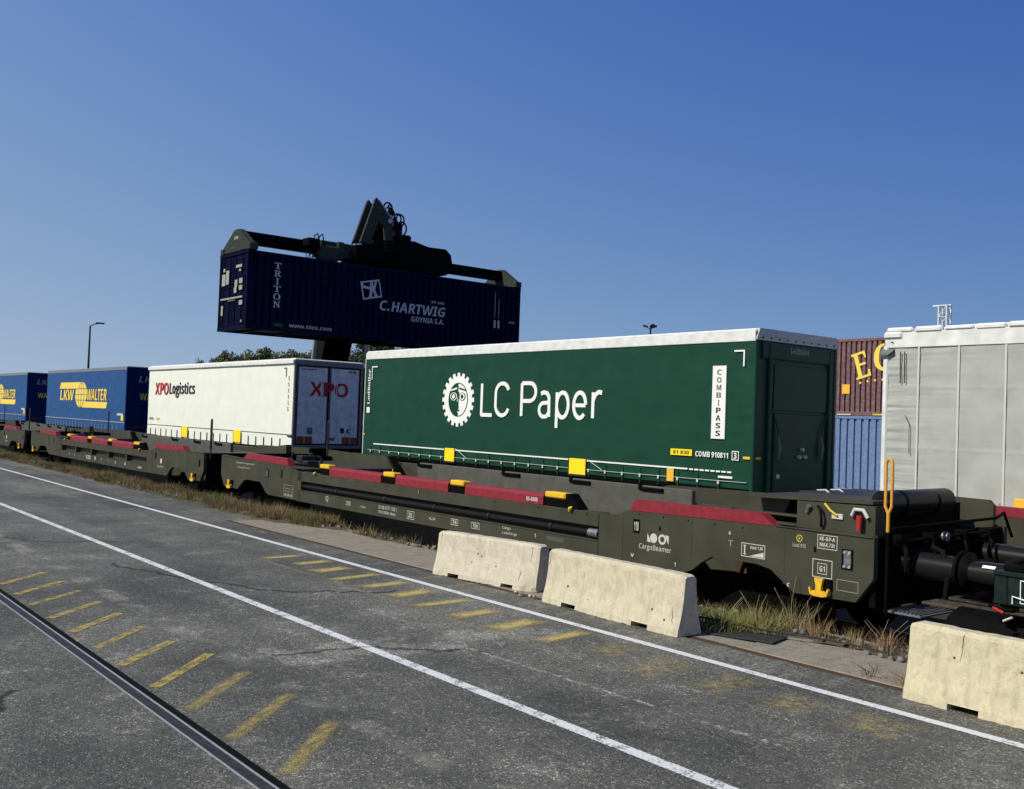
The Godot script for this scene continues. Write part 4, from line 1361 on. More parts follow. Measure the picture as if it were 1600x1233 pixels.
func make_trailers() -> void:
	# ---- green
	var L := 13.7
	var t := trailer(L, -11.2, 4.02, 1.1, "dark green curtain-side trailer with white gear emblem and white roof edge", {curtain = "curtain_green", roof = "roof_white", cap = 0.22, sd = 101, strap = "curtain_green", buckle = "dull_white", amp = 0.008, crease = 0.006, rear = -1.0, gap = 0.5, strap_h = 0.24, bands = [3.1], cz = 1.264})
	var hx := L / 2
	var z := 1.295
	end_frame(t, hx, 1.0, 4.02, 1.1, "curtain_green")
	end_frame(t, hx, -1.0, 4.02, 1.1, "curtain_green")
	tbar(t, "corner_trim", "dull_white", -hx - 0.02, -hx + 0.02, 1.0, 3.8, 1.262, 1.285, 0.005)
	# front wall with its roof cap
	tbar(t, "front_wall", "curtain_green", hx - 0.05, hx, 0.95, 3.82, -1.19, 1.19, 0.01)
	tbar(t, "front_panel", "curtain_green", hx, hx + 0.02, 2.55, 3.4, -0.95, 0.72, 0.02)
	tbar(t, "front_panel", "curtain_green", hx, hx + 0.03, 1.0, 2.5, -0.85, 0.7, 0.03)
	for pz in [0.86, -1.02]:
		tbar(t, "front_pillar", "curtain_green", hx, hx + 0.06, 0.95, 3.76, pz - 0.05, pz + 0.05, 0.015)
	tbar(t, "front_header", "curtain_green", hx, hx + 0.045, 3.48, 3.8, -1.1, 1.1, 0.02)
	var capm := part(t, "roof_cap", prism([[-1.27, 3.81 + UPT], [1.27, 3.81 + UPT], [1.275, 3.86 + UPT], [1.2, 4.025 + UPT], [-1.2, 4.025 + UPT], [-1.275, 3.86 + UPT]], -0.08, 0.03), "roof_grey", Vector3(hx + 0.01, 0, 0), Vector3(0, PI / 2, 0))
	for k in 10:
		part(capm, "rivet", tube([Vector3(-1.12 + 0.248 * k, 3.86 + UPT, 0.028), Vector3(-1.12 + 0.248 * k, 3.86 + UPT, 0.04)], 0.018, 8), "logo_black")
	lettering(t, "LodBuller", "faint_white", tv(hx + 0.05, 3.68, 0.0), Vector2(0.6, 0.12), PI / 2, true)
	for pz in [0.62, -0.72]:
		part(t, "air_line", tube([tv(hx + 0.04, 3.75, pz * 1.5), tv(hx + 0.05, 2.6, pz * 1.35), tv(hx + 0.07, 2.2, pz * 1.0), tv(hx + 0.08, 1.6, pz)], 0.014, 6), "logo_black")
		part(t, "air_line", tube([tv(hx + 0.07, 2.1, pz), tv(hx + 0.1, 1.85, pz), tv(hx + 0.07, 1.6, pz)], [0.012, 0.045, 0.01], 8), "logo_grey")
	for k in 3:
		part(t, "air_coupling", tube([tv(hx + 0.03, 1.7 + 0.14 * (k % 2), -0.05 - 0.09 * k), tv(hx + 0.09, 1.7 + 0.14 * (k % 2), -0.05 - 0.09 * k)], 0.035, 10), "dull_white")
	tbar(t, "warning_board", "dull_white", hx + 0.03, hx + 0.035, 1.3, 1.38, 0.5, 0.6, 0)
	tbar(t, "marker_lamp", "lamp_amber", hx - 0.2, hx - 0.04, 1.64, 1.69, 1.275, 1.29, 0.004)
	tbar(t, "marker_lamp", "lamp_amber", hx, hx + 0.02, 1.64, 1.69, 1.05, 1.19, 0.004)
	tbar(t, "marker_lamp", "lamp_amber", -hx - 0.02, -hx + 0.02, 1.62, 1.66, 1.275, 1.295, 0.004)
	tbar(t, "marker_lamp", "dull_white", -hx + 0.04, -hx + 0.1, 1.62, 1.67, 1.275, 1.295, 0.004)
	# white tape and corner marks
	tbar(t, "reflective_tape", "white_paint", -hx + 0.6, hx - 1.5, 1.375, 1.405, 1.278, 1.29, 0)
	for k in 8:
		tbar(t, "reflective_tape", "white_paint", hx - 1.46 + 0.13 * k, hx - 1.36 + 0.13 * k, 1.372, 1.402, 1.278, 1.29, 0)
	part(t, "hem_rope", tube([tv(-hx + 0.3, 1.22, 1.292), tv(-hx + 4.0, 1.2, 1.292), tv(0, 1.215, 1.292), tv(hx - 4.0, 1.2, 1.292), tv(hx - 0.1, 1.22, 1.292)], 0.006, 6), "dull_white")
	tbar(t, "corner_mark", "white_paint", -hx + 0.38, -hx + 0.68, 3.55, 3.58, 1.275, z, 0)
	tbar(t, "corner_mark", "white_paint", -hx + 0.38, -hx + 0.41, 3.2, 3.55, 1.275, z, 0)
	tbar(t, "corner_mark", "white_paint", hx - 0.46, hx - 0.22, 3.6, 3.63, 1.275, z, 0)
	tbar(t, "corner_mark", "white_paint", hx - 0.25, hx - 0.22, 3.33, 3.6, 1.275, z, 0)
	var vert := lettering(t, "LodBuller", "white_paint", Vector3.ZERO, Vector2(1.0, 0.12), 0.0, true)
	vert.transform = Transform3D(Basis(Vector3(0, 0, 1), PI / 2) * vert.basis, Vector3.ZERO)
	var bc: Vector3 = vert.transform * vert.mesh.get_aabb().get_center()
	vert.position = tv(-hx + 0.25, 3.0, z) - bc
	tbar(t, "white_sticker", "white_paint", -hx + 0.17, -hx + 0.33, 2.26, 2.42, 1.275, z, 0)
	tbar(t, "white_sticker", "white_paint", hx - 0.75, hx - 0.42, 1.27, 1.31, 1.278, z, 0)
	# yellow grapple plates
	for px in [[-20.78, -20.36, 1.1, 1.43], [-16.06, -15.54, 1.08, 1.42]]:
		var ox := 11.2 + 6.85
		tbar(t, "grapple_plate", "plate_yellow", px[0] + ox, px[1] + ox, px[2], px[3], 1.285, 1.3, 0.01)
		tbar(t, "grapple_frame", "logo_black", px[0] + ox - 0.03, px[0] + ox, px[2] - 0.04, px[3] + 0.03, 1.28, 1.3, 0.004)
		tbar(t, "grapple_frame", "logo_black", px[1] + ox, px[1] + ox + 0.03, px[2] - 0.04, px[3] + 0.03, 1.28, 1.3, 0.004)
		tbar(t, "grapple_frame", "logo_black", px[0] + ox, px[1] + ox, px[2] - 0.04, px[2], 1.28, 1.3, 0.004)
		part(t, "brace_rope", tube([tv(px[1] + ox + 0.04, px[3], 1.29), tv(px[1] + ox + 0.5, 1.22, 1.29)], 0.008, 6), "dull_white")
	tbar(t, "grapple_plate", "lamp_amber", -13.22 + 18.05, -13.04 + 18.05, 1.12, 1.37, 1.285, 1.3, 0.006)
	# codes
	tbar(t, "code_plate", "plate_yellow", -13.14 + 18.05, -12.6 + 18.05, 1.64, 1.76, 1.275, z - 0.002, 0)
	lettering(t, "61 830", "logo_black", tv(-12.87 + 18.05, 1.7, z), Vector2(0.4, 0.07))
	lettering(t, "COMB 910811", "white_paint", tv(-12.12 + 18.05, 1.69, z), Vector2(0.78, 0.1))
	lettering(t, "3", "white_paint", tv(-11.57 + 18.05, 1.695, z), Vector2(0.07, 0.11))
	part(t, "code_frame", frame_mesh(0.16, 0.17, 0.015), "white_paint", tv(-11.57 + 18.05, 1.695, 1.287))
	# upright plate with stacked letters
	tbar(t, "letter_plate", "white_paint", -12.15 + 18.05, -11.83 + 18.05, 1.99, 3.35, 1.27, z - 0.002, 0)
	for k in 9:
		lettering(t, "COMBIPASS"[k], "logo_grey" if k < 4 else "logo_black", tv(-11.99 + 18.05, 3.23 - 0.142 * k, z + 0.001), Vector2(0.11 if k != 4 else 0.03, 0.1))
	gear_emblem(t, Vector2(-20.31 + 18.05, 2.66), 0.68)
	wordmark_lc(t)
	# ---- white
	L = 13.7
	t = trailer(L, -29.4, 3.95, 1.02, "white curtain-side trailer with two grey rear doors", {curtain = "curtain_white", roof = "roof_white", cap = 0.16, lip = 0.06, sd = 131, strap = "logo_black", amp = 0.005, crease = 0.002, rear = 1.0, gap = 0.62, strap_h = 0.3, sw = 0.03})
	hx = L / 2
	end_frame(t, hx, 1.0, 3.95, 1.02, "door_frame")
	tbar(t, "door_header", "door_frame", hx - 0.05, hx + 0.01, 3.74, 3.9, -1.19, 1.19, 0.01)
	tbar(t, "door_sill", "door_frame", hx - 0.05, hx + 0.01, 1.0, 1.14, -1.19, 1.19, 0.01)
	for s in [-1, 1]:
		var d := tbar(t, "rear_door", "door_white", hx - 0.045, hx - 0.012, 1.16, 3.72, s * 0.03, s * 1.15, 0.008)
		var fr := frame_mesh(1.12, 2.56, 0.035, 0.01)
		part(d, "door_seal", fr, "logo_black", Vector3(0.016, 0, 0), Vector3(0, PI / 2, 0))
		for k in 2:
			part(d, "locking_rod", tube([Vector3(0.03, -1.24, s * (-0.3 + 0.55 * k)), Vector3(0.03, 1.24, s * (-0.3 + 0.55 * k))], 0.014, 8), "door_white")
		tbar(t, "tail_lamp", "lamp_red", hx - 0.012, hx + 0.012, 1.2, 1.42, s * 0.55, s * 1.1, 0.01)
	tbar(t, "bumper", "black_steel", hx - 0.1, hx + 0.03, 0.75, 0.97, -1.2, 1.2, 0.02)
	tbar(t, "number_plate", "logo_grey", hx - 0.012, hx - 0.002, 1.5, 1.72, 0.55, 0.75, 0)
	tbar(t, "number_plate", "logo_grey", hx - 0.012, hx - 0.002, 1.3, 1.4, -0.28, 0.0, 0)
	tbar(t, "number_plate", "next_green", hx - 0.012, hx - 0.002, 1.55, 1.72, -0.62, -0.48, 0)
	lettering(t, "c", "logo_black", tv(hx - 0.002, 1.62, -0.8), Vector2(0.16, 0.16), PI / 2)
	for q in [["X", 0.46, 0.5], ["P", 0.0, 0.4], ["O", -0.47, 0.5]]:
		lettering(t, q[0], "logo_red", tv(hx - 0.004, 2.98, q[1]), Vector2(q[2], 0.46), PI / 2)
	lettering(t, "Semi 6810", "logo_black", tv(hx - 0.004, 3.62, 0.75), Vector2(0.5, 0.05), PI / 2)
	lettering(t, "40 R8", "logo_black", tv(hx - 0.004, 3.6, -0.85), Vector2(0.3, 0.07), PI / 2)
	lettering(t, "XPO", "logo_red", tv(-41.47 + 36.25, 2.98, 1.29), Vector2(1.55, 0.5))
	lettering(t, "Logistics", "logo_black", tv(-39.2 + 36.25, 2.92, 1.29), Vector2(2.75, 0.62))
	tbar(t, "side_cable", "logo_grey", -hx, hx, 1.46, 1.475, 1.278, 1.29, 0)
	for px in [-38.69 + 36.25, -33.64 + 36.25]:
		tbar(t, "grapple_plate", "plate_yellow", px - 0.3, px + 0.3, 1.06, 1.5, 1.286, 1.302, 0.01)
		tbar(t, "grapple_frame", "logo_black", px - 0.34, px - 0.3, 1.0, 1.42, 1.284, 1.3, 0.004)
		tbar(t, "grapple_frame", "logo_black", px + 0.3, px + 0.34, 1.0, 1.42, 1.284, 1.3, 0.004)
	lettering(t, "SGB", "logo_grey", tv(-42.6 + 36.25, 1.72, 1.29), Vector2(0.5, 0.1))
	lettering(t, "1001", "sign_yellow", tv(-41.8 + 36.25, 1.72, 1.29), Vector2(0.4, 0.1))
	for k in 6:
		lettering(t, "S", "logo_grey", tv(hx - 0.35, 3.3 - 0.2 * k, 1.29), Vector2(0.06, 0.13))
	tbar(t, "corner_mark", "logo_grey", hx - 0.75, hx - 0.55, 3.62, 3.65, 1.275, 1.29, 0)
	tbar(t, "corner_mark", "logo_grey", hx - 0.58, hx - 0.55, 3.35, 3.62, 1.275, 1.29, 0)
	tbar(t, "door_holder", "logo_black", hx - 0.3, hx + 0.02, 1.4, 1.44, 1.28, 1.31, 0.005)
	# ---- blue pair
	for k in 2:
		var xr := -46.1 if k == 0 else -64.4
		t = trailer(L, xr, 4.02, 1.05, "blue curtain-side trailer with yellow globe emblem between two bands" if k == 0 else "farthest blue curtain-side trailer, cut by the edge of the train row", {curtain = "curtain_blue", roof = "roof_blue", cap = 0.16, sd = 151 + 20 * k, strap = "roof_grey", amp = 0.005, crease = 0.002, rear = 1.0, gap = 0.55, strap_h = 0.25, rail = "black_steel"})
		end_frame(t, hx, 1.0, 4.02, 1.05, "shaded_end_blue")
		tbar(t, "rear_wall", "shaded_end_blue", hx - 0.05, hx, 1.0, 3.9, -1.19, 1.19, 0.01)
		for j in 5:
			tbar(t, "wall_rib", "shaded_end_blue", hx, hx + 0.015, 1.1, 3.7, -0.95 + 0.47 * j, -0.9 + 0.47 * j, 0.003)
		tbar(t, "hem_band", "roof_grey", -hx, hx, 1.42, 1.46, 1.278, 1.292, 0)
		globe_emblem(t, -53.1 + 52.95)
		lettering(t, "LKW", "faint_white", tv(hx + 0.02, 3.45, 0.2), Vector2(1.0, 0.3), PI / 2, false, true, 0.2)
		lettering(t, "WALTER", "logo_yellow", tv(hx + 0.02, 2.65, 0.0), Vector2(1.3, 0.3), PI / 2)
		tbar(t, "white_sticker", "dull_white", hx - 1.1, hx - 0.25, 1.75, 1.85, 1.278, 1.292, 0)
		tbar(t, "code_plate", "plate_yellow", hx - 0.5, hx - 0.2, 1.52, 1.75, 1.278, 1.292, 0)
		tbar(t, "tail_plate", "lamp_red", hx, hx + 0.01, 1.2, 1.3, 0.4, 1.0, 0)
	# ---- silver
	t = trailer(L, -8.65 + L, 3.86, 1.14, "creased silver-grey curtain trailer with sagging tarpaulin roof edge", {curtain = "curtain_silver", roof = "roof_white", cap = 0.28, lip = 0.02, sd = 191, strap = "curtain_silver", amp = 0.018, crease = 0.009, folds = 0.006, cz = 1.275, nx = 320, ny = 130, bands = [2.93, 1.98], rear = 1.0, gap = 0.7, strap_h = 0.12, rail = "dull_white"})
	tbar(t, "corner_post", "roof_white", -hx - 0.03, -hx + 0.06, 0.95, 3.6, 1.2, 1.3, 0.02)
	tbar(t, "corner_post", "roof_white", -hx - 0.03, -hx + 0.06, 0.95, 3.6, -1.3, -1.2, 0.02)
	tbar(t, "rear_wall", "door_white", -hx, -hx + 0.04, 1.0, 3.7, -1.2, 1.2, 0.01)
	for sx in [-8.08, -7.44, -6.74, -6.0]:
		tbar(t, "curtain_seam", "seam_grey", sx + 1.8 - 0.014, sx + 1.8 + 0.02, 1.2, 3.57, 1.28, 1.291, 0.004)
	for k in 12:
		tbar(t, "roof_fold", "roof_white", -hx + 0.02 + 0.48 * k, -hx + 0.47 + 0.48 * k, 3.79 + rng.randf_range(-0.006, 0.01), 3.885 + rng.randf_range(-0.012, 0.012), 1.23, 1.31 + rng.randf_range(0, 0.015), 0.03)
	tbar(t, "roof_fold", "roof_white", -hx - 0.02, -hx + 0.3, 3.7, 3.82, 1.25, 1.33, 0.035)
	part(t, "tarp_flap", grid(10, 8, func(u, v): return tv(-hx - 0.04 + 0.2 * u, 3.38 + 0.28 * v + 0.12 * u * (1.0 - v), 1.3 + 0.05 * sin(v * 5.0 + u * 2.0))), "logo_grey")
	for k in 2:
		part(t, "tie_rope", tube([tv(-hx + 0.28 + 0.07 * k, 3.5, 1.31), tv(-hx + 0.29 + 0.07 * k, 3.0, 1.315)], 0.008, 6), "logo_black")
	part(t, "tie_rope", tube([tv(-hx + 0.38, 2.5, 1.31), tv(-hx + 0.46, 2.35, 1.315), tv(-hx + 0.46, 1.9, 1.31)], 0.006, 6), "logo_grey")
	tbar(t, "side_plate", "roof_white", -hx + 0.62, -hx + 0.95, 1.2, 1.27, 1.28, 1.305, 0.004)
	tbar(t, "hem_rail", "roof_white", -hx, hx, 1.1, 1.16, 1.27, 1.3, 0.008)
	tbar(t, "hem_bracket", "logo_black", -6.75 + 1.8, -6.65 + 1.8, 1.06, 1.17, 1.29, 1.33, 0.005)
	tbar(t, "side_lamp", "lamp_amber", -6.56 + 1.8, -6.4 + 1.8, 1.2, 1.34, 1.3, 1.33, 0.01)

func gear_emblem(t: Node3D, c: Vector2, r: float) -> void:
	var pts := []
	var n := 20
	for i in n:
		for k in [[0.0, 0.87], [0.18, 0.87], [0.24, 1.0], [0.72, 1.0], [0.78, 0.87]]:
			var a: float = TAU * (i + k[0] - 0.48) / n
			pts.append([c.x + r * k[1] * cos(a), c.y + UPT + r * k[1] * sin(a)])
	part(t, "gear_emblem", prism(pts, 1.262, 1.279), "white_paint")
	var g := "curtain_green"
	# left half of the face dark, with the profile running down the middle
	var face := []
	var fr := r * 0.63
	for i in 21:
		var a := PI / 2 + PI * i / 20.0
		face.append([c.x + fr * cos(a) * 0.95, c.y + UPT + fr * sin(a)])
	for q in [[0.05, -0.5], [-0.02, -0.38], [0.07, -0.3], [0.0, -0.22], [0.06, -0.14], [-0.06, -0.05], [0.0, 0.15], [0.02, 0.4]]:
		face.append([c.x + q[0] * r * 1.1, c.y + UPT + q[1] * r * 1.1])
	part(t, "face_half", prism(face, 1.278, 1.282), g)
	var arc := []
	for i in 21:
		var a := -PI / 2 + PI * i / 20.0
		arc.append([c.x + fr * cos(a), c.y + UPT + fr * sin(a)])
	for i in range(20, -1, -1):
		var a := -PI / 2 + PI * i / 20.0
		arc.append([c.x + fr * 0.92 * cos(a), c.y + UPT + fr * 0.95 * sin(a)])
	part(t, "face_line", prism(arc, 1.278, 1.282), g)
	for s in [-1, 1]:
		var ex: float = c.x + s * r * 0.27
		var ey := c.y + UPT + r * 0.12
		var dark := g if s > 0 else "white_paint"
		var lite := "white_paint" if s > 0 else g
		part(t, "eye", prism(disc_pts(r * 0.21, 20, 0, TAU, Vector2(ex, ey), 0.72), 1.282, 1.285), dark)
		part(t, "eye", prism(disc_pts(r * 0.16, 20, 0, TAU, Vector2(ex, ey), 0.8), 1.285, 1.287), lite)
		part(t, "pupil", prism(disc_pts(r * 0.085, 16, 0, TAU, Vector2(ex, ey)), 1.287, 1.289), dark)
		part(t, "brow", prism([[ex - s * r * 0.2, ey + r * 0.27], [ex + s * r * 0.2, ey + r * 0.2], [ex + s * r * 0.22, ey + r * 0.25], [ex - s * r * 0.2, ey + r * 0.34]], 1.282, 1.284), dark)
	part(t, "nose", prism([[c.x + 0.01, c.y + UPT + r * 0.3], [c.x + 0.05, c.y + UPT + r * 0.3], [c.x + 0.035, c.y + UPT - r * 0.22], [c.x + 0.075, c.y + UPT - r * 0.28], [c.x - 0.02, c.y + UPT - r * 0.28]], 1.282, 1.284), g)
	part(t, "mouth", prism([[c.x, c.y + UPT - r * 0.38], [c.x + r * 0.16, c.y + UPT - r * 0.36], [c.x + r * 0.03, c.y + UPT - r * 0.46]], 1.282, 1.284), g)

var stroke_no := 0
func stroke(t: Node3D, pts: Array, wd: float) -> void:
	stroke_no += 1
	# one pen stroke of constant width with round ends, flat on the curtain
	var s := begin()
	var path := PackedVector2Array()
	for p in pts:
		path.append(Vector2(p[0], p[1] + UPT))
	var poly := Geometry2D.offset_polyline(path, wd / 2, Geometry2D.JOIN_ROUND, Geometry2D.END_ROUND)
	for p in poly:
		if not Geometry2D.is_polygon_clockwise(p):
			prism_into(s, p, 1.262, 1.28 + 0.0012 * (stroke_no % 5))
	part(t, "letter", s.commit(), "white_paint")

func wordmark_lc(t: Node3D) -> void:
	var x := -1.27
	var b := 2.3
	var h := 0.76
	var w := 0.09
	stroke(t, [[x, b + h], [x, b], [x + 0.42, b]], w)
	var c := []
	var cx := -0.465
	for i in 9:
		var a := 0.35 + (PI / 2 - 0.35) * i / 8.0
		c.append([cx + 0.25 * cos(a), b + h - 0.24 + 0.24 * sin(a)])
	for i in 9:
		var a := PI / 2 + PI / 2 * i / 8.0
		c.append([cx + 0.25 * cos(a), b + h - 0.24 + 0.24 * sin(a)])
	for i in 9:
		var a := PI + PI / 2 * i / 8.0
		c.append([cx + 0.25 * cos(a), b + 0.24 + 0.24 * sin(a)])
	for i in 9:
		var a := PI * 1.5 + (PI / 2 - 0.35) * i / 8.0
		c.append([cx + 0.25 * cos(a), b + 0.24 + 0.24 * sin(a)])
	stroke(t, c, w)
	x = 0.27
	var p := [[x, b + h], [x + 0.26, b + h]]
	for i in 11:
		var a := PI / 2 - PI * i / 10.0
		p.append([x + 0.28 + 0.22 * cos(a), b + h - 0.205 + 0.205 * sin(a)])
	p.append([x, b + h - 0.41])
	stroke(t, p, w)
	stroke(t, [[x, b], [x, b + h]], w)
	var rr := 0.27
	for q in [[1.08, "a"], [1.69, "p"], [2.25, "e"], [2.73, "r"]]:
		var ox: float = q[0]
		match q[1]:
			"a":
				stroke(t, [[ox - 0.13, b + 0.52], [ox - 0.03, b + 0.55], [ox + 0.08, b + 0.53], [ox + 0.15, b + 0.44], [ox + 0.16, b]], w)
				var o := []
				for i in 15:
					var a := PI / 2 + PI * i / 14.0
					o.append([ox - 0.03 + 0.15 * cos(a), b + 0.155 + 0.155 * sin(a)])
				o.append_array([[ox + 0.08, b + 0.01], [ox + 0.15, b + 0.1]])
				stroke(t, [[ox + 0.15, b + 0.32]] + o, w * 0.95)
			"p":
				stroke(t, [[ox - 0.19, b - 0.24], [ox - 0.19, b + 0.55]], w)
				var o := []
				for i in 25:
					var a := PI * 0.92 - TAU * 0.92 * i / 24.0
					o.append([ox + 0.0 + 0.19 * cos(a), b + rr + 0.275 * sin(a)])
				stroke(t, o, w)
			"e":
				var o := []
				for i in 25:
					var a := 0.05 + TAU * 0.87 * i / 24.0
					o.append([ox + 0.19 * cos(a), b + rr + 0.275 * sin(a)])
				stroke(t, o, w)
				stroke(t, [[ox - 0.18, b + rr], [ox + 0.18, b + rr]], w * 0.9)
			"r":
				stroke(t, [[ox - 0.07, b], [ox - 0.07, b + 0.55]], w)
				stroke(t, [[ox - 0.07, b + 0.36], [ox + 0.0, b + 0.5], [ox + 0.1, b + 0.56], [ox + 0.2, b + 0.54]], w)

func globe_emblem(t: Node3D, gx: float) -> void:
	var y := "logo_yellow"
	var b := "curtain_blue"
	part(t, "emblem_band", prism([[gx - 4.0, 3.0 + UPT], [gx - 3.8, 3.33 + UPT], [gx - 0.2, 3.33 + UPT], [gx - 0.2, 3.0 + UPT]], 1.27, 1.288), y)
	part(t, "emblem_band", prism([[gx + 0.2, 2.05 + UPT], [gx + 4.2, 2.05 + UPT], [gx + 4.35, 2.35 + UPT], [gx + 0.2, 2.35 + UPT]], 1.27, 1.288), y)
	part(t, "emblem_globe", prism(disc_pts(1.0, 40, 0, TAU, Vector2(gx, 2.69 + UPT), 0.65), 1.27, 1.291), y)
	for dy in [-0.28, 0.0, 0.3]:
		tbar(t, "globe_line", b, gx - 0.97, gx + 0.97, 2.68 + dy, 2.71 + dy, 1.28, 1.294, 0)
	for k in [-0.5, 0.0, 0.5]:
		var line := []
		for i in 13:
			var a := PI / 2 - PI * i / 12.0
			line.append([gx + k * cos(a), 2.69 + UPT + 0.65 * sin(a)])
		for i in range(12, -1, -1):
			var a := PI / 2 - PI * i / 12.0
			line.append([gx + k * cos(a) + 0.06, 2.69 + UPT + 0.65 * sin(a)])
		part(t, "globe_line", prism(line, 1.28, 1.295), b)
	lettering(t, "LKW", y, tv(gx - 2.55, 2.67, 1.29), Vector2(2.5, 0.55), 0, false, true, 0.1)
	lettering(t, "WALTER", y, tv(gx + 2.65, 2.7, 1.29), Vector2(3.2, 0.55), 0, false, true, 0.1)

# ------------------------------------------------------------------ containers
func corrugated(L: float, H: float, pitch: float, depth: float) -> ArrayMesh:  # in the xy plane, faces +z
	var s := begin()
	var n := int(round(L / pitch))
	var p := L / n
	var pts := []
	for i in n:
		var x := -L / 2 + p * i
		pts.append_array([Vector2(x, 0), Vector2(x + p * 0.62, 0), Vector2(x + p * 0.68, -depth), Vector2(x + p * 0.92, -depth)])
	pts.append(Vector2(L / 2, 0))
	for i in pts.size() - 1:
		var a: Vector2 = pts[i]
		var b: Vector2 = pts[i + 1]
		quad(s, Vector3(a.x, -H / 2, a.y), Vector3(b.x, -H / 2, b.y), Vector3(b.x, H / 2, b.y), Vector3(a.x, H / 2, a.y))
	return s.commit()

func container(label: String, at: Vector3, turn: float, L: float, H: float, body: String, frame: String, pitch: float, door_end := 0.0, door_m := "") -> Node3D:
	var c := thing("shipping_container", label, "container", at)
	c.rotation.y = turn
	var hx := L / 2
	var hz := 1.22
	var wall := corrugated(L - 0.24, H - 0.26, pitch, 0.075)
	part(c, "side_wall", wall, body, Vector3(0, H / 2 + 0.02, hz - 0.02))
	part(c, "side_wall", wall, body, Vector3(0, H / 2 + 0.02, -hz + 0.02), Vector3(0, PI, 0))
	bar(c, "roof", body, Vector3(-hx + 0.05, H - 0.07, -hz + 0.05), Vector3(hx - 0.05, H - 0.03, hz - 0.05), 0)
	bar(c, "floor", "black_steel", Vector3(-hx + 0.05, 0.1, -hz + 0.05), Vector3(hx - 0.05, 0.16, hz - 0.05), 0)
	for k in 9:
		bar(c, "floor_beam", "black_steel", Vector3(-hx + 0.8 + (L - 1.6) * k / 8.0, 0.02, -hz + 0.06), Vector3(-hx + 0.9 + (L - 1.6) * k / 8.0, 0.1, hz - 0.06), 0)
	for s in [-1, 1]:
		bar(c, "top_rail", frame, Vector3(-hx + 0.15, H - 0.12, s * (hz - 0.07)), Vector3(hx - 0.15, H - 0.005, s * hz), 0.012)
		bar(c, "bottom_rail", frame, Vector3(-hx + 0.15, 0.0, s * (hz - 0.07)), Vector3(hx - 0.15, 0.15, s * hz), 0.012)
		for e in [-1, 1]:
			bar(c, "corner_post", frame, Vector3(e * (hx - 0.14), 0.12, s * (hz - 0.14)), Vector3(e * hx, H - 0.12, s * hz), 0.015)
			for y in [0.0, H - 0.12]:
				bar(c, "corner_casting", frame, Vector3(e * (hx - 0.16), y, s * (hz - 0.15)), Vector3(e * (hx + 0.006), y + 0.12, s * (hz + 0.006)), 0.012)
	for e in [-1, 1]:
		bar(c, "end_rail", frame, Vector3(e * (hx - 0.1), H - 0.12, -hz + 0.15), Vector3(e * hx, H - 0.005, hz - 0.15), 0.01)
		bar(c, "end_rail", frame, Vector3(e * (hx - 0.1), 0.0, -hz + 0.15), Vector3(e * hx, 0.15, hz - 0.15), 0.01)
		if e != door_end:
			part(c, "end_wall", corrugated(2 * hz - 0.28, H - 0.26, 0.25, 0.04), body, Vector3(e * (hx - 0.03), H / 2, 0), Vector3(0, PI / 2 * e, 0))
	if door_end != 0.0:
		for s in [-1, 1]:
			var d := bar(c, "door", door_m, Vector3(door_end * (hx - 0.09), 0.16, s * 0.012), Vector3(door_end * (hx - 0.04), H - 0.13, s * (hz - 0.15)), 0.008)
			for k in 4:
				part(d, "door_panel", cbox(Vector3(0.022, 0.42, 0.9), 0.01), door_m, Vector3(door_end * 0.03, -H / 2 + 0.53 + 0.58 * k, 0))
			for k in 2:
				var z: float = s * (-0.3 + 0.55 * k)
				part(d, "locking_rod", tube([Vector3(door_end * 0.065, -H / 2 + 0.15, z), Vector3(door_end * 0.065, H / 2 - 0.15, z)], 0.018, 8), door_m)
				part(d, "rod_handle", cbox(Vector3(0.02, 0.04, 0.34), 0.004), "grey_steel", Vector3(door_end * 0.085, -0.35 + 0.1 * k, z - s * 0.1))
	return c

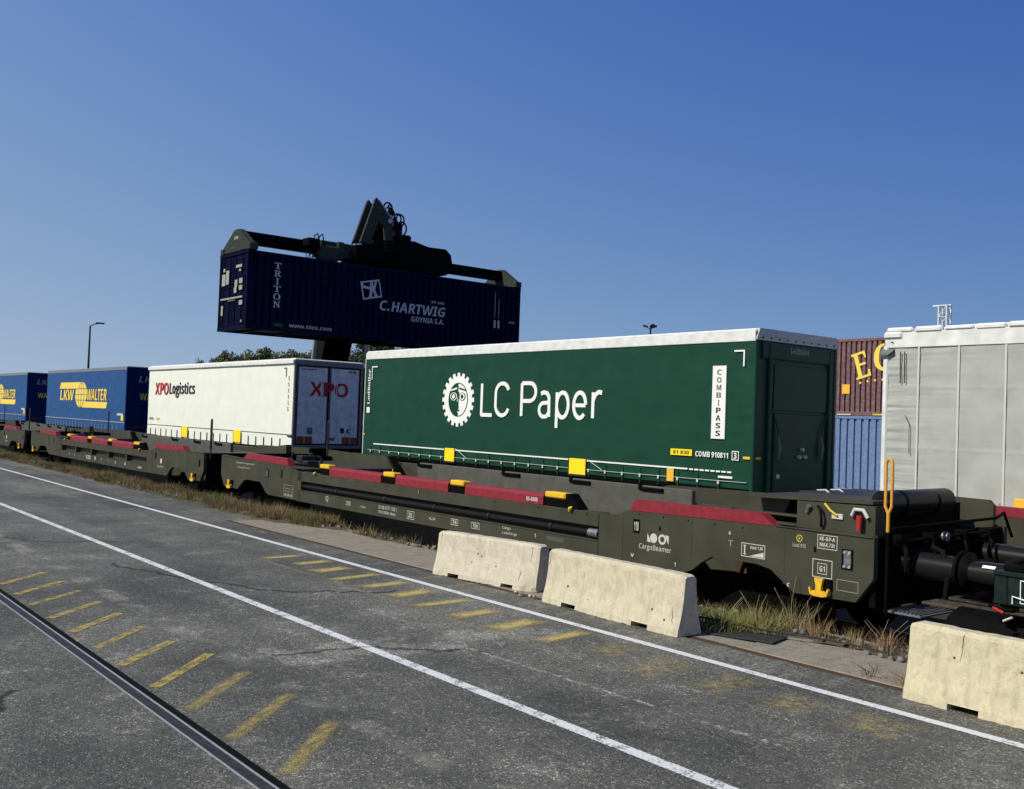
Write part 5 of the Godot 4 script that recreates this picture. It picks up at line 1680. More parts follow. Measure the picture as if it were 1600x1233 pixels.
func make_lifted_container() -> void:
	var H := 2.76
	var c := container("navy blue container held up in the air by the reach stacker", Vector3(-33.68, 5.02, -20.275), PI / 2, 12.19, H, "box_navy", "box_navy", 0.28, -1.0, "box_navy")
	var y0 := -5.02
	var z := 1.205
	for k in 6:
		lettering(c, "TRITON"[k], "box_letter", Vector3(-4.96, 7.33 - 0.272 * k + y0, z), Vector2(0.26 if k != 2 else 0.13, 0.22), 0.0, true, true)
	lettering(c, "C.HARTWIG", "box_letter", Vector3(0.75, 6.37 + y0, z), Vector2(3.0, 0.38), 0, false, true, 0.15)
	lettering(c, "GDYNIA S.A.", "box_letter", Vector3(1.45, 5.98 + y0, z), Vector2(1.55, 0.2), 0, false, true)
	lettering(c, "PT NO", "box_letter", Vector3(1.9, 6.72 + y0, z), Vector2(0.6, 0.1))
	lettering(c, "www.ttex.com", "faint_white", Vector3(-3.6, 5.27 + y0, z), Vector2(1.7, 0.13))
	part(c, "oval_mark", prism(disc_pts(0.2, 18, 0, TAU, Vector2(-4.85, 5.25 + y0), 0.35), z - 0.004, z + 0.002), "curtain_green")
	# slanted square emblem with an H
	var e := Vector2(-1.15, 6.92 + y0)
	var rot := func(p: Array) -> Array:
		var o := []
		for q in p:
			var v := Vector2(q[0], q[1]).rotated(0.22)
			o.append([e.x + v.x, e.y + v.y])
		return o
	var sq := [[-0.42, -0.34], [0.42, -0.34], [0.42, 0.34], [-0.42, 0.34]]
	part(c, "emblem", prism(rot.call(sq), z - 0.004, z + 0.001), "box_letter")
	for q in [[[-0.36, -0.28], [-0.16, -0.28], [-0.06, 0.0], [-0.36, 0.1]], [[-0.02, -0.28], [0.12, -0.28], [0.06, -0.1], [0.02, -0.1]], [[0.24, -0.28], [0.37, -0.28], [0.37, 0.28], [0.3, 0.28], [0.16, -0.05]], [[-0.3, 0.28], [-0.32, 0.2], [-0.06, 0.1], [0.0, 0.28]], [[0.08, 0.08], [0.12, 0.28], [0.22, 0.28]]]:
		part(c, "emblem_gap", prism(rot.call(q), z, z + 0.004), "box_navy")
	for k in 2:
		bar(c, "white_sticker", "box_letter", Vector3(4.72 + 0.2 * k, 5.98 + y0, z - 0.003), Vector3(4.82 + 0.2 * k, 6.3 + y0, z + 0.002), 0)
		bar(c, "code_line", "faint_white", Vector3(4.75 + 0.2 * k, 6.4 + y0, z - 0.003), Vector3(4.775 + 0.2 * k, 7.45 + y0 - 0.25 * k, z + 0.002), 0)
	lettering(c, "2210", "box_letter", Vector3(5.65, 6.27 + y0, 1.225), Vector2(0.3, 0.08))
	# stickers and numbers on the doors
	var dx := -6.095 + 0.035
	var dl := [[0.75, 6.85, 0.3, 0.42], [0.42, 6.92, 0.26, 0.5], [-0.55, 7.25, 0.5, 0.1], [-0.65, 7.1, 0.16, 0.08], [-0.35, 6.65, 0.22, 0.26], [-0.75, 6.72, 0.28, 0.18], [-0.75, 6.48, 0.28, 0.16], [-0.3, 6.42, 0.22, 0.2], [-0.8, 5.95, 0.28, 0.16], [0.8, 5.75, 0.16, 0.36], [-0.9, 5.3, 0.1, 0.08], [0.72, 7.2, 0.16, 0.12]]
	for d in dl:
		bar(c, "door_sticker", "faint_white", Vector3(dx - 0.062, d[1] + y0 - d[3] / 2, -d[0] * -1.0 * -1.0 - d[2] / 2), Vector3(dx - 0.054, d[1] + y0 + d[3] / 2, -d[0] + d[2] / 2), 0)
	bar(c, "door_band", "faint_white", Vector3(dx - 0.07, 6.12 + y0, -0.95), Vector3(dx - 0.055, 6.18 + y0, 0.95), 0)

# ------------------------------------------------------------------ reach stacker
func make_reach_stacker() -> void:
	var P0 := Vector3(-45.9, -0.06, -24.45)
	var t := thing("reach_stacker", "dark reach stacker holding the navy container on its spreader", "reach stacker", P0)
	var head := Vector3(-33.9, 9.55, -20.3)
	var flat := Vector3(head.x - P0.x, 0, head.z - P0.z).normalized()
	var lat := flat.cross(Vector3.UP).normalized()
	var yaw := atan2(-flat.z, flat.x)
	var at := func(s: float, y: float, l: float) -> Vector3:
		return flat * s + Vector3(0, y + 0.06, 0) + lat * l
	var blk := func(called: String, m: String, s0: float, s1: float, y0: float, y1: float, l0: float, l1: float, bev := 0.03) -> MeshInstance3D:
		return part(t, called, cbox(Vector3(absf(s1 - s0), y1 - y0, absf(l1 - l0)), bev), m, at.call((s0 + s1) / 2, (y0 + y1) / 2, (l0 + l1) / 2), Vector3(0, yaw, 0))
	# chassis, cab, wheels
	blk.call("chassis", "stacker_dark", -3.4, 4.2, 0.7, 1.7, -1.3, 1.3)
	blk.call("counterweight", "stacker", -4.4, -3.0, 0.6, 2.2, -1.5, 1.5, 0.15)
	blk.call("engine_cover", "stacker", -3.0, -0.4, 1.7, 2.4, -1.2, 1.2, 0.1)
	var cab: MeshInstance3D = blk.call("cab", "stacker", 0.2, 2.0, 1.75, 3.3, -0.7, 0.7, 0.06)
	part(cab, "cab_window", cbox(Vector3(0.02, 0.9, 1.2), 0), "cab_glass", Vector3(0.91, 0.15, 0))
	for s in [[3.2, 0.85, 1.55], [3.2, 0.85, 0.95], [3.2, 0.85, -1.55], [3.2, 0.85, -0.95], [-2.6, 0.75, 1.25], [-2.6, 0.75, -1.25]]:
		var wv3: Vector3 = at.call(s[0], s[1] - 0.06 + 0.06, s[2])
		var wl := part(t, "wheel", tyre_mesh(), "tyre", wv3, Vector3(0, yaw, 0))
		wl.scale = Vector3.ONE * (s[1] / 0.5)
		part(wl, "rim", rim_mesh(), "roof_grey")
	# boom in two sections
	var piv: Vector3 = at.call(-2.2, 4.0, 0.0)
	var hd := head - P0
	var dir := (hd - piv).normalized()
	var up := lat.cross(dir).normalized()
	if up.y < 0:
		up = -up
	var bl := (hd - piv).length()
	var boom_bit := func(called: String, s0: float, s1: float, hgt: float, wid: float, m: String) -> void:
		var o := part(t, called, cbox(Vector3(s1 - s0, hgt, wid), 0.04), m)
		o.transform = Transform3D(Basis(dir, up, dir.cross(up)), piv + dir * (s0 + s1) / 2)
	boom_bit.call("boom", -0.6, bl * 0.72, 1.2, 1.25, "stacker_dark")
	boom_bit.call("boom_extension", bl * 0.7, bl + 0.2, 0.9, 0.78, "stacker_dark")
	for s in [-1.0, 1.0]:
		part(t, "boom_tower", prism([[-3.0, 1.6], [-0.9, 1.6], [-1.7, 4.5], [-2.6, 4.5]], -0.06, 0.06), "stacker_dark", at.call(0, 0, s * 0.62), Vector3(0, yaw, 0))
		var c0: Vector3 = at.call(3.0, 1.6, s * 1.3)
		var c1: Vector3 = piv + dir * bl * 0.5 + lat * s * 1.2
		var cm := c0.lerp(c1, 0.55)
		part(t, "lift_cylinder", tube([c0, cm], 0.17, 14), "stacker_dark")
		part(t, "lift_rod", tube([cm, c1], 0.095, 12), "bright_steel")
		# flared gusset under the boom foot
		var g := part(t, "boom_gusset", prism([[0.0, -0.5], [bl * 0.42, -0.5], [bl * 0.3, -1.3], [bl * 0.16, -1.9], [0.6, -1.6]], -0.05, 0.05), "stacker_dark")
		g.transform = Transform3D(Basis(dir, up, dir.cross(up)), piv + lat * s * 0.6)
	# ---- spreader, square to the container
	var W := func(x: float, y: float, z: float) -> Vector3:
		return Vector3(x, y, z) - P0
	var wb := func(called: String, m: String, a: Vector3, b: Vector3, bev := 0.02) -> MeshInstance3D:
		return bar(t, called, m, a - P0, b - P0, bev)
	var xc := -33.68
	wb.call("spreader_arm", "stacker_dark", Vector3(xc - 0.24, 8.17, -18.0), Vector3(xc + 0.24, 8.58, -14.4))
	wb.call("spreader_arm", "stacker_dark", Vector3(xc - 0.24, 8.17, -26.1), Vector3(xc + 0.24, 8.55, -22.5))
	wb.call("spreader_beam", "stacker", Vector3(xc - 0.34, 8.08, -23.1), Vector3(xc + 0.34, 8.66, -17.4), 0.03)
	for zz in [-14.36, -26.2]:
		part(t, "end_frame", prism([[-1.26, 7.84], [1.26, 7.84], [1.26, 7.96], [0.2, 8.62], [-0.2, 8.62], [-1.26, 7.96]], -0.11, 0.11), "stacker", W.call(xc, 0, zz))
		for s in [-1, 1]:
			wb.call("twistlock_block", "stacker", Vector3(xc + s * 1.02, 7.785, zz - 0.16), Vector3(xc + s * 1.27, 8.02, zz + 0.16), 0.02)
	part(t, "rotator_body", prism([[-18.7, 8.0], [-18.7, 8.62], [-19.6, 8.8], [-21.3, 9.12], [-22.0, 8.98], [-22.85, 9.0], [-23.1, 8.8], [-23.25, 8.2], [-22.9, 7.95], [-21.5, 7.95], [-20.0, 7.97]], -0.55, 0.55), "stacker_dark", W.call(xc + 0.1, 0, 0), Vector3(0, -PI / 2, 0))
	part(t, "rotator_ring", tube([W.call(xc, 8.5, -20.3), W.call(xc, 8.95, -20.3)], 0.85, 22), "stacker_dark")
	wb.call("valve_box", "stacker", Vector3(xc + 0.3, 7.86, -17.95), Vector3(xc + 0.75, 8.4, -17.2), 0.04)
	wb.call("valve_box", "stacker_dark", Vector3(xc + 0.1, 8.3, -17.2), Vector3(xc + 0.7, 8.62, -16.7), 0.04)
	wb.call("valve_box", "stacker_dark", Vector3(xc - 0.3, 8.5, -22.6), Vector3(xc + 0.6, 8.72, -21.6), 0.04)
	wb.call("mast_bracket", "stacker", Vector3(xc + 0.34, 8.0, -18.3), Vector3(xc + 0.5, 8.66, -18.05), 0.02)
	part(t, "damper", tube([W.call(xc + 0.5, 8.15, -22.4), W.call(xc + 0.6, 8.1, -19.0)], 0.12, 12), "stacker_dark")
	part(t, "damper", tube([W.call(xc + 0.7, 7.92, -22.2), W.call(xc + 0.6, 7.9, -20.3)], 0.16, 12), "stacker_dark")
	for dx in [0.5, -0.1]:
		part(t, "head_plate", prism([[-18.95, 8.78], [-19.53, 10.5], [-19.6, 10.58], [-19.72, 10.45], [-20.33, 9.8], [-20.4, 8.9], [-20.05, 8.9], [-19.98, 9.5], [-19.72, 9.7], [-19.4, 8.85]], -0.06, 0.06), "stacker", W.call(xc + dx, 0, 0), Vector3(0, -PI / 2, 0))
	part(t, "head_edge_highlight", tube([W.call(xc + 0.5, 10.5, -19.7), W.call(xc + 0.5, 9.8, -20.36), W.call(xc + 0.5, 9.6, -20.37)], 0.05, 8), "bright_steel")  # lit rim of the head plate, its brightness put in as a pale strip
	part(t, "head_pin", tube([W.call(xc + 0.62, 9.75, -20.2), W.call(xc - 0.5, 9.75, -20.2)], 0.09, 12), "bright_steel")
	wb.call("head_block", "stacker_dark", Vector3(xc - 0.5, 8.85, -20.95), Vector3(xc + 0.4, 9.85, -20.35), 0.08)
	wb.call("head_block", "stacker_dark", Vector3(xc - 0.4, 8.85, -21.3), Vector3(xc + 0.5, 9.35, -20.9), 0.06)
	wb.call("head_block", "stacker", Vector3(xc + 0.3, 9.2, -20.8), Vector3(xc + 0.55, 9.5, -20.45), 0.04)
	for k in 14:
		var zc := -20.3 - 0.05 * k
		var yc := 10.3 - 0.075 * k + rng.randf_range(-0.06, 0.1)
		var rr := rng.randf_range(0.14, 0.3)
		var xo := xc + rng.randf_range(-0.3, 0.45)
		var lp := []
		for q in 9:
			var a := -0.9 + 4.4 * q / 8.0
			lp.append(W.call(xo + 0.04 * q, yc + rr * sin(a), zc - rr * cos(a)))
		lp.append(W.call(xo + 0.3, yc - 0.7, zc + 0.05))
		part(t, "hydraulic_hose", tube(lp, 0.035, 6), "black_rubber")
	for k in 6:
		var z0: float = [-17.0, -17.2, -18.6, -21.3, -21.7, -22.3][k]
		part(t, "hydraulic_hose", tube([W.call(xc + 0.4, 8.2, z0), W.call(xc + 0.5, 8.75, z0 - 0.05), W.call(xc + 0.45, 8.85, z0 - 0.2), W.call(xc + 0.35, 8.4, z0 - 0.35)], 0.024, 6), "black_rubber")
	for k in 4:
		part(t, "hydraulic_hose", tube([W.call(xc + 0.5, 8.15, -16.75 - 0.12 * k), W.call(xc + 0.55, 7.85, -16.7 - 0.14 * k), W.call(xc + 0.5, 8.1, -17.0 - 0.14 * k)], 0.022, 6), "black_rubber")
	lettering(t, "ELME", "dull_white", W.call(xc, 8.32, -14.245), Vector2(0.34, 0.09))

# ------------------------------------------------------------------ stack at the right
func make_container_stack() -> void:
	var L := 12.19
	var xc := -21.87 + L / 2
	var b := container("light blue container on the ground, under the maroon one", Vector3(xc, -0.055, -33.3 - 1.22), 0.0, L, 2.88, "box_blue", "box_blue", 0.3)
	bar(b, "white_sticker", "dull_white", Vector3(-4.75, 0.05, 1.22), Vector3(-4.5, 0.12, 1.224), 0)
	var m := container("maroon container with yellow lettering stacked on the blue one", Vector3(xc, 2.83, -33.3 - 1.22), 0.0, L, 2.9, "box_maroon", "box_maroon", 0.215)
	var y := 2.83
	var e := lettering(m, "E", "logo_yellow", Vector3(-4.95, 4.72 - y, 1.215), Vector2(0.62, 0.98), 0.0, true, true)
	e.transform = Transform3D(Basis(Vector3(0, 0, 1), 0.28) * e.basis, Vector3.ZERO)
	e.position = Vector3(-4.95, 4.72 - y, 1.215) - e.transform * e.mesh.get_aabb().get_center()
	lettering(m, "C", "logo_yellow", Vector3(-4.05, 5.0 - y, 1.215), Vector2(0.75, 1.0), 0.0, true, true)
	lettering(m, "S", "logo_yellow", Vector3(-3.05, 5.0 - y, 1.215), Vector2(0.65, 1.0), 0.0, true, true)
	bar(m, "yellow_sticker", "lamp_amber", Vector3(-5.72, 3.65 - y, 1.2), Vector3(-5.4, 4.0 - y, 1.215), 0)
	for k in 6:
		bar(m, "star_mark", "logo_yellow", Vector3(-5.0 + 0.3 * k, 4.02 - y + 0.06 * k - 0.008 * k * k, 1.2), Vector3(-4.93 + 0.3 * k, 4.1 - y + 0.06 * k - 0.008 * k * k, 1.213), 0)
	bar(m, "wood_batten", "sign_yellow", Vector3(-4.4, 0.02, 1.22), Vector3(-3.4, 0.08, 1.25), 0.005)
	bar(m, "wood_batten", "dull_white", Vector3(-5.9, 0.01, 1.22), Vector3(-5.3, 0.06, 1.25), 0.005)

# ------------------------------------------------------------------ things farther back
func make_far_things() -> void:
	# a box trailer behind the silver one
	var t := thing("box_trailer", "white box trailer parked behind the silver one, only its roof showing", "trailer", Vector3(-3.2, -0.06, -20.7))
	bar(t, "box", "door_white", Vector3(-6.7, 1.15, -1.25), Vector3(6.7, 4.4, 1.25), 0.03)
	bar(t, "roof_edge", "roof_white", Vector3(-6.72, 4.4, -1.27), Vector3(6.72, 4.5, 1.27), 0.02)
	bar(t, "roof_rail", "dark_steel", Vector3(-6.5, 4.28, 1.25), Vector3(6.7, 4.38, 1.3), 0.01)
	bar(t, "chassis", "black_steel", Vector3(-6.5, 0.8, -0.6), Vector3(6.6, 1.15, 0.6), 0)
	for k in 3:
		for s in [-1, 1]:
			var w := part(t, "wheel", tyre_mesh(), "tyre", Vector3(3.0 + 1.3 * k, 0.5, s * 1.02), Vector3(0, 0.0 if s > 0 else PI, 0))
			part(w, "rim", rim_mesh(), "roof_grey")
	for s in [-1, 1]:
		bar(t, "landing_leg", "dark_steel", Vector3(-4.2, 0.0, s * 0.7 - 0.07), Vector3(-4.06, 1.15, s * 0.7 + 0.07), 0.01)
	# lattice mast
	var m := thing("lattice_mast", "pale lattice mast rising behind the silver trailer", "mast", Vector3(-30.45, -0.06, -57.6))
	for c in [[0, 0], [0.5, 0], [0, 0.5], [0.5, 0.5]]:
		part(m, "leg", tube([Vector3(c[0], 0, c[1]), Vector3(c[0], 10.1, c[1])], 0.05, 6), "roof_white")
	for k in 15:
		for f in [[Vector3(0, 0, 0), Vector3(0.5, 0, 0)], [Vector3(0, 0, 0.5), Vector3(0.5, 0, 0.5)], [Vector3(0, 0, 0), Vector3(0, 0, 0.5)], [Vector3(0.5, 0, 0), Vector3(0.5, 0, 0.5)]]:
			var y := 0.67 * k
			part(m, "brace", tube([f[0] + Vector3(0, y, 0), f[1] + Vector3(0, y + 0.67, 0)], 0.025, 5), "roof_white")
			part(m, "rung", tube([f[0] + Vector3(0, y + 0.67, 0), f[1] + Vector3(0, y + 0.67, 0)], 0.025, 5), "roof_white")
	bar(m, "head_beam", "roof_white", Vector3(-0.6, 10.05, 0.0), Vector3(0.55, 10.15, 0.1), 0.02)
	# lamp posts
	var l := thing("street_lamp", "tall thin street lamp with one short arm behind the blue trailer", "street lamp", Vector3(-115.0, -0.06, -32.2))
	part(l, "pole", tube([Vector3(0, 0, 0), Vector3(0, 11.0, 0)], [0.16, 0.09], 10), "dark_steel")
	part(l, "arm", tube([Vector3(0, 10.95, 0), Vector3(0.25, 11.2, -0.4), Vector3(0.5, 11.3, -0.8)], 0.06, 8), "dark_steel")
	part(l, "lamp_head", cbox(Vector3(0.4, 0.16, 0.9), 0.05), "dark_steel", Vector3(0.5, 11.32, -0.9))
	l = thing("street_lamp", "street lamp with a cluster of heads showing above the green trailer", "street lamp", Vector3(-76.1, -0.06, -80.5))
	part(l, "pole", tube([Vector3(0, 0, 0), Vector3(0, 13.2, 0)], [0.18, 0.1], 10), "dark_steel")
	for k in 3:
		var a := TAU * k / 3.0 + 0.5
		part(l, "arm", tube([Vector3(0, 12.9, 0), Vector3(0.5 * cos(a), 13.1, 0.5 * sin(a))], 0.05, 6), "dark_steel")
		part(l, "lamp_head", cbox(Vector3(0.5, 0.22, 0.5), 0.05), "dark_steel", Vector3(0.6 * cos(a), 13.2, 0.6 * sin(a)), Vector3(0, -a, 0.3))
	# trees
	var rows := [
		[-105.5, -41.0, 8.56, 1.3, "slender thin-topped tree standing apart at the end of the tree row", 0],
		[-103.2, -42.2, 9.01, 1.4, "narrow loose tree second from the end of the tree row", 1],
		[-103.4, -43.5, 8.97, 2.2, "low rounded tree third from the end of the tree row", 2],
		[-101.6, -44.2, 9.32, 2.4, "rounded tree fourth from the end of the tree row", 0],
		[-101.7, -45.6, 9.58, 2.5, "tallest rounded tree of the row behind the white trailer", 1],
		[-101.7, -47.3, 9.62, 2.4, "bushy tree right beside the tallest tree of the row", 2],
		[-98.9, -47.5, 9.54, 2.4, "bushy tree behind the white trailer's rear half", 0],
		[-98.9, -49.2, 9.60, 2.5, "bushy tree above the white trailer's rear corner", 1],
		[-98.8, -50.8, 9.50, 2.3, "bushy tree left of the stacker's lift rod", 2],
		[-97.1, -51.4, 9.41, 2.2, "bushy tree hidden in part by the stacker's boom", 0],
		[-95.3, -52.0, 9.41, 2.2, "yellowish green tree right beside the stacker's boom", 3],
		[-95.2, -53.7, 9.46, 2.2, "yellowish green tree showing left of the green trailer's corner", 3],
		[-60.8, -36.8, 8.7, 2.5, "dark dense tree under the lifted container's end", 4]]
	var crowns := [crown_mesh(71, Color(0.075, 0.1, 0.035)), crown_mesh(72, Color(0.085, 0.105, 0.03)), crown_mesh(73, Color(0.065, 0.088, 0.036)), crown_mesh(74, Color(0.11, 0.125, 0.03)), crown_mesh(75, Color(0.03, 0.04, 0.022))]
	var i := 0
	for r in rows:
		var tr := thing("tree", r[4], "tree", Vector3(r[0], -0.06, r[1]), "trees beyond the yard")
		part(tr, "trunk", tube([Vector3(0, 0, 0), Vector3(0.1, r[2] * 0.35, 0), Vector3(-0.05, r[2] * 0.75, 0.1)], [0.3, 0.2, 0.06], 8), "bark")
		for k in 4:
			var a := TAU * k / 4.0 + i
			part(tr, "limb", tube([Vector3(0.08, r[2] * 0.35, 0), Vector3(cos(a) * r[3] * 0.35, r[2] * 0.55, sin(a) * r[3] * 0.35), Vector3(cos(a) * r[3] * 0.6, r[2] * 0.7, sin(a) * r[3] * 0.6)], [0.12, 0.08, 0.03], 6), "bark")
		var ci: int = r[5]
		var cr := part(tr, "crown", crowns[ci], "leaf", Vector3(0, r[2] * 0.6, 0), Vector3(0, i * 1.7, 0))
		cr.scale = Vector3(r[3] * 1.2, r[2] * 0.4, r[3] * 1.2)
		i += 1

func crown_mesh(sd: int, base: Color) -> ArrayMesh:  # unit crown: leaf sprays through several lobes
	var r := RandomNumberGenerator.new()
	r.seed = sd
	var s := begin()
	var lobes := []
	for k in 26:
		var d := Vector3(r.randfn(), absf(r.randfn()) * 1.1 - 0.3, r.randfn()).normalized() * r.randf_range(0.3, 0.74)
		lobes.append([d, r.randf_range(0.2, 0.36)])
	for k in 8000:
		var lb: Array = lobes[r.randi() % lobes.size()]
		var d := Vector3(r.randfn(), r.randfn(), r.randfn()).normalized()
		var p: Vector3 = lb[0] + d * lb[1] * pow(r.randf(), 0.4)
		var n := (d + Vector3(r.randfn(), r.randfn(), r.randfn()) * 0.7).normalized()
		var u := n.cross(Vector3(r.randfn(), r.randfn(), r.randfn())).normalized()
		var v := n.cross(u)
		var sz := r.randf_range(0.025, 0.06)
		var c := base * r.randf_range(0.65, 1.35)
		c.r *= r.randf_range(0.85, 1.25)
		c.a = 1.0
		var q := [p - u * sz, p - v * sz * 0.5, p + u * sz, p + v * sz * 0.5]
		for ix in [0, 2, 1, 0, 3, 2]:
			s.set_color(c)
			s.set_normal(n)
			s.add_vertex(q[ix])
	return s.commit()

# ------------------------------------------------------------------ weeds
func blade(s: SurfaceTool, r: RandomNumberGenerator, root: Vector3, h: float, w: float, lean: Vector3, c: Color) -> void:
	var side := Vector3(r.randfn(), 0, r.randfn()).normalized() * w
	var pts := []
	for k in 4:
		var t := k / 3.0
		pts.append(root + Vector3(0, h * t * (1.0 - 0.18 * t), 0) + lean * t * t)
	for k in 3:
		var w0 := 1.0 - k / 3.0
		var w1 := 1.0 - (k + 1) / 3.0
		var a: Vector3 = pts[k] - side * w0
		var b: Vector3 = pts[k] + side * w0
		var d: Vector3 = pts[k + 1] + side * w1
		var e: Vector3 = pts[k + 1] - side * w1
		var g := (b - a).cross(e - a).normalized()
		var order: Array = [a, d, b, a, e, d] if k < 2 else [a, d, b]
		if g.dot(Vector3(0, 0.5, 0.85)) < 0.0:
			g = -g
			order.reverse()
		var n := (g * 0.8 + Vector3(0, 0.5, 0.3)).normalized()
		for q in order:
			s.set_color(c)
			s.set_normal(n)
			s.add_vertex(q)

func tuft(sd: int, n: int, h: float, spread: float, base: Color, var_c: float) -> ArrayMesh:
	var r := RandomNumberGenerator.new()
	r.seed = sd
	var s := begin()
	for k in n:
		var a := r.randf() * TAU
		var d := Vector3(cos(a), 0, sin(a))
		var hh := h * r.randf_range(0.35, 1.1)
		var c := base * r.randf_range(1.0 - var_c, 1.0 + var_c)
		c.g *= r.randf_range(0.85, 1.15)
		c.a = 1.0
		blade(s, r, d * spread * r.randf() * 0.5 - Vector3(0, 0.03, 0), hh, r.randf_range(0.003, 0.0065), d * hh * r.randf_range(0.1, 0.8), c)
	return s.commit()

func soil_y(x: float, z: float) -> float:
	var p: Vector3 = soil_at.call((x + 75.0) / 83.0, (-8.145 - z) / 2.455)
	return p.y

func scatter(called: String, mesh: Mesh, m: String, spots: Array, label: String, category: String) -> void:
	var mm := MultiMesh.new()
	mm.transform_format = MultiMesh.TRANSFORM_3D
	mm.mesh = mesh
	mm.instance_count = spots.size()
	for i in spots.size():
		mm.set_instance_transform(i, spots[i])
	var o := MultiMeshInstance3D.new()
	o.name = numbered(called)
	o.multimesh = mm
	o.material_override = M[m]
	add_child(o)
	tag(o, label, category)
	o.set_meta("kind", "stuff")

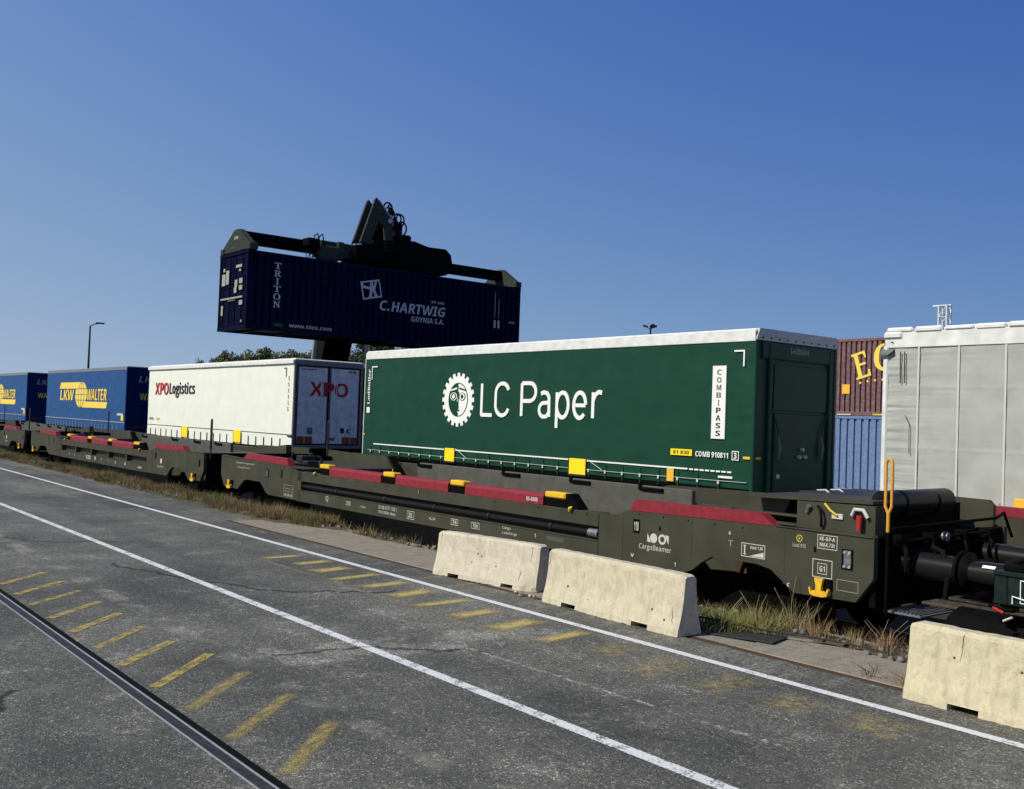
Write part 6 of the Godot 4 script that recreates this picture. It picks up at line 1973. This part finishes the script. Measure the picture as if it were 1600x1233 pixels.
func make_plants() -> void:
	var dry := []
	var dry2 := []
	var green := []
	var r := RandomNumberGenerator.new()
	r.seed = 99
	var patch := FastNoiseLite.new()
	patch.seed = 4
	patch.frequency = 0.35
	for k in 15000:
		var x := -17.2 - 46.0 * pow(r.randf(), 1.25)
		var z := r.randf_range(-8.72, -10.3)
		if x > -18.9 and z > lerpf(-8.75, -9.35, clampf((x + 19.0) / 2.5, 0.0, 1.0)):
			continue
		var d := patch.get_noise_2d(x, z * 1.5)
		if r.randf() > 0.72 + d * 0.9:
			continue
		var sc := r.randf_range(0.45, 1.25) * (0.75 + 0.5 * d)
		if z > -8.95:
			sc *= 0.55
		var tr := Transform3D(Basis(Vector3.UP, r.randf() * TAU).scaled(Vector3(sc, sc * r.randf_range(0.7, 1.2), sc)), Vector3(x, soil_y(x, z), z))
		var g := patch.get_noise_2d(x * 1.7 + 40.0, z)
		if g > 0.2 and r.randf() < 0.7:
			green.append(tr)
		elif r.randf() < 0.5:
			dry.append(tr)
		else:
			dry2.append(tr)
	for k in 900:
		var x := r.randf_range(-17.0, 2.0)
		var z := r.randf_range(-9.15, -10.3)
		if r.randf() > 0.5 + patch.get_noise_2d(x, z):
			continue
		var sc := r.randf_range(0.3, 0.85)
		var tr := Transform3D(Basis(Vector3.UP, r.randf() * TAU).scaled(Vector3(sc, sc, sc)), Vector3(x, soil_y(x, z), z))
		(dry if r.randf() < 0.6 else dry2).append(tr)
	scatter("dry_grass", tuft(1, 34, 0.36, 0.34, Color(0.215, 0.16, 0.085), 0.45), "grass_dry", dry, "dry straw-coloured grass along the track verge", "grass")
	scatter("dry_grass", tuft(2, 26, 0.3, 0.36, Color(0.165, 0.115, 0.065), 0.45), "grass_dry", dry2, "brown withered grass along the track verge", "grass")
	scatter("green_grass", tuft(3, 30, 0.34, 0.3, Color(0.12, 0.13, 0.045), 0.4), "grass_green", green, "green weeds along the track verge", "grass")
	# loose stones
	var st := begin()
	tube_into(st, [Vector3(0, -0.012, 0), Vector3(0, 0.0, 0), Vector3(0.004, 0.02, 0.003), Vector3(0.006, 0.03, 0.0)], [0.012, 0.03, 0.026, 0.008], 6)
	var spots := []
	for k in 5200:
		var x := r.randf_range(-60.0, 4.0)
		var z := r.randf_range(-8.9, -11.0)
		var y := soil_y(x, z) if z > -10.5 else -0.49
		var sc := r.randf_range(0.4, 1.5)
		spots.append(Transform3D(Basis.from_euler(Vector3(r.randf() * 6.0, r.randf() * 6.0, r.randf() * 6.0)).scaled(Vector3(sc, sc, sc)), Vector3(x, y + 0.008, z)))
	scatter("ballast_stones", st.commit(), "stone", spots, "loose grey stones beside the track", "gravel")
	# tall weeds between the second and third barriers
	var w := [[-7.05, -8.75, 0.36, 150, Color(0.1, 0.115, 0.03), "bushy green weed growing beside the barrier end"], [-6.75, -9.0, 0.36, 110, Color(0.14, 0.125, 0.045), "yellow-green weed clump behind the bushy green weed"], [-7.2, -8.45, 0.28, 90, Color(0.17, 0.12, 0.055), "low brown weed at the foot of the barrier end"], [-6.55, -9.35, 0.55, 20, Color(0.16, 0.13, 0.07), "tall dry stalks in front of the wheel arch"], [-6.2, -9.25, 0.33, 22, Color(0.15, 0.1, 0.05), "dry stalks below the yellow tow hook"], [-5.45, -9.35, 0.32, 14, Color(0.16, 0.09, 0.06), "reddish dry stalks below the wagon step"], [-5.0, -9.2, 0.3, 14, Color(0.15, 0.11, 0.08), "thin dry stalks near the lone barrier"], [-4.62, -8.3, 0.2, 16, Color(0.15, 0.11, 0.05), "small dry tuft in the slab joint by the lone barrier"], [-4.98, -8.28, 0.17, 9, Color(0.14, 0.09, 0.05), "few red-brown stems in the slab joint"]]
	var i := 0
	for q in w:
		var p := thing("weed_plant", q[5], "weed", Vector3(q[0], soil_y(q[0], q[1]) if q[1] < -8.8 else 0.0, q[1]), "weeds between the barriers")
		part(p, "leaves", tuft(200 + i, q[3] * 5, q[2] * 0.85, 0.7 if i < 3 else 0.34, q[4] * 1.15, 0.5), "grass_green" if i < 2 else "grass_dry")
		for k in 5:
			var a := r.randf() * TAU
			var h: float = q[2] * r.randf_range(0.7, 1.05)
			part(p, "stem", tube([Vector3(cos(a) * 0.04, -0.02, sin(a) * 0.04), Vector3(cos(a) * 0.1, h * 0.5, sin(a) * 0.1), Vector3(cos(a + 0.4) * 0.22, h, sin(a + 0.4) * 0.22)], [0.0045, 0.0035, 0.002], 5), "straw")
		i += 1
	# a fallen branch and a scrap of sheet on the slab
	var br := thing("dead_branch", "thin bare branch lying on the slab beside the green weed", "branch", Vector3(-6.3, 0.02, -8.9))
	part(br, "stem", tube([Vector3(-0.9, 0.12, 0.45), Vector3(-0.2, 0.06, 0.15), Vector3(0.4, 0.05, -0.1), Vector3(0.9, 0.02, -0.25)], [0.012, 0.012, 0.01, 0.005], 6), "sleeper")
	part(br, "twig", tube([Vector3(0.1, 0.05, 0.03), Vector3(0.35, 0.1, 0.2)], [0.007, 0.003], 5), "sleeper")
	var sc2 := part(self, numbered("rubber_mat"), cbox(Vector3(0.75, 0.015, 0.4), 0.004), "rail_grey", Vector3(-6.62, 0.016, -8.62), Vector3(0, 0.25, 0.02))
	tag(sc2, "dark rubber mat lying on the slab under the weeds", "mat")
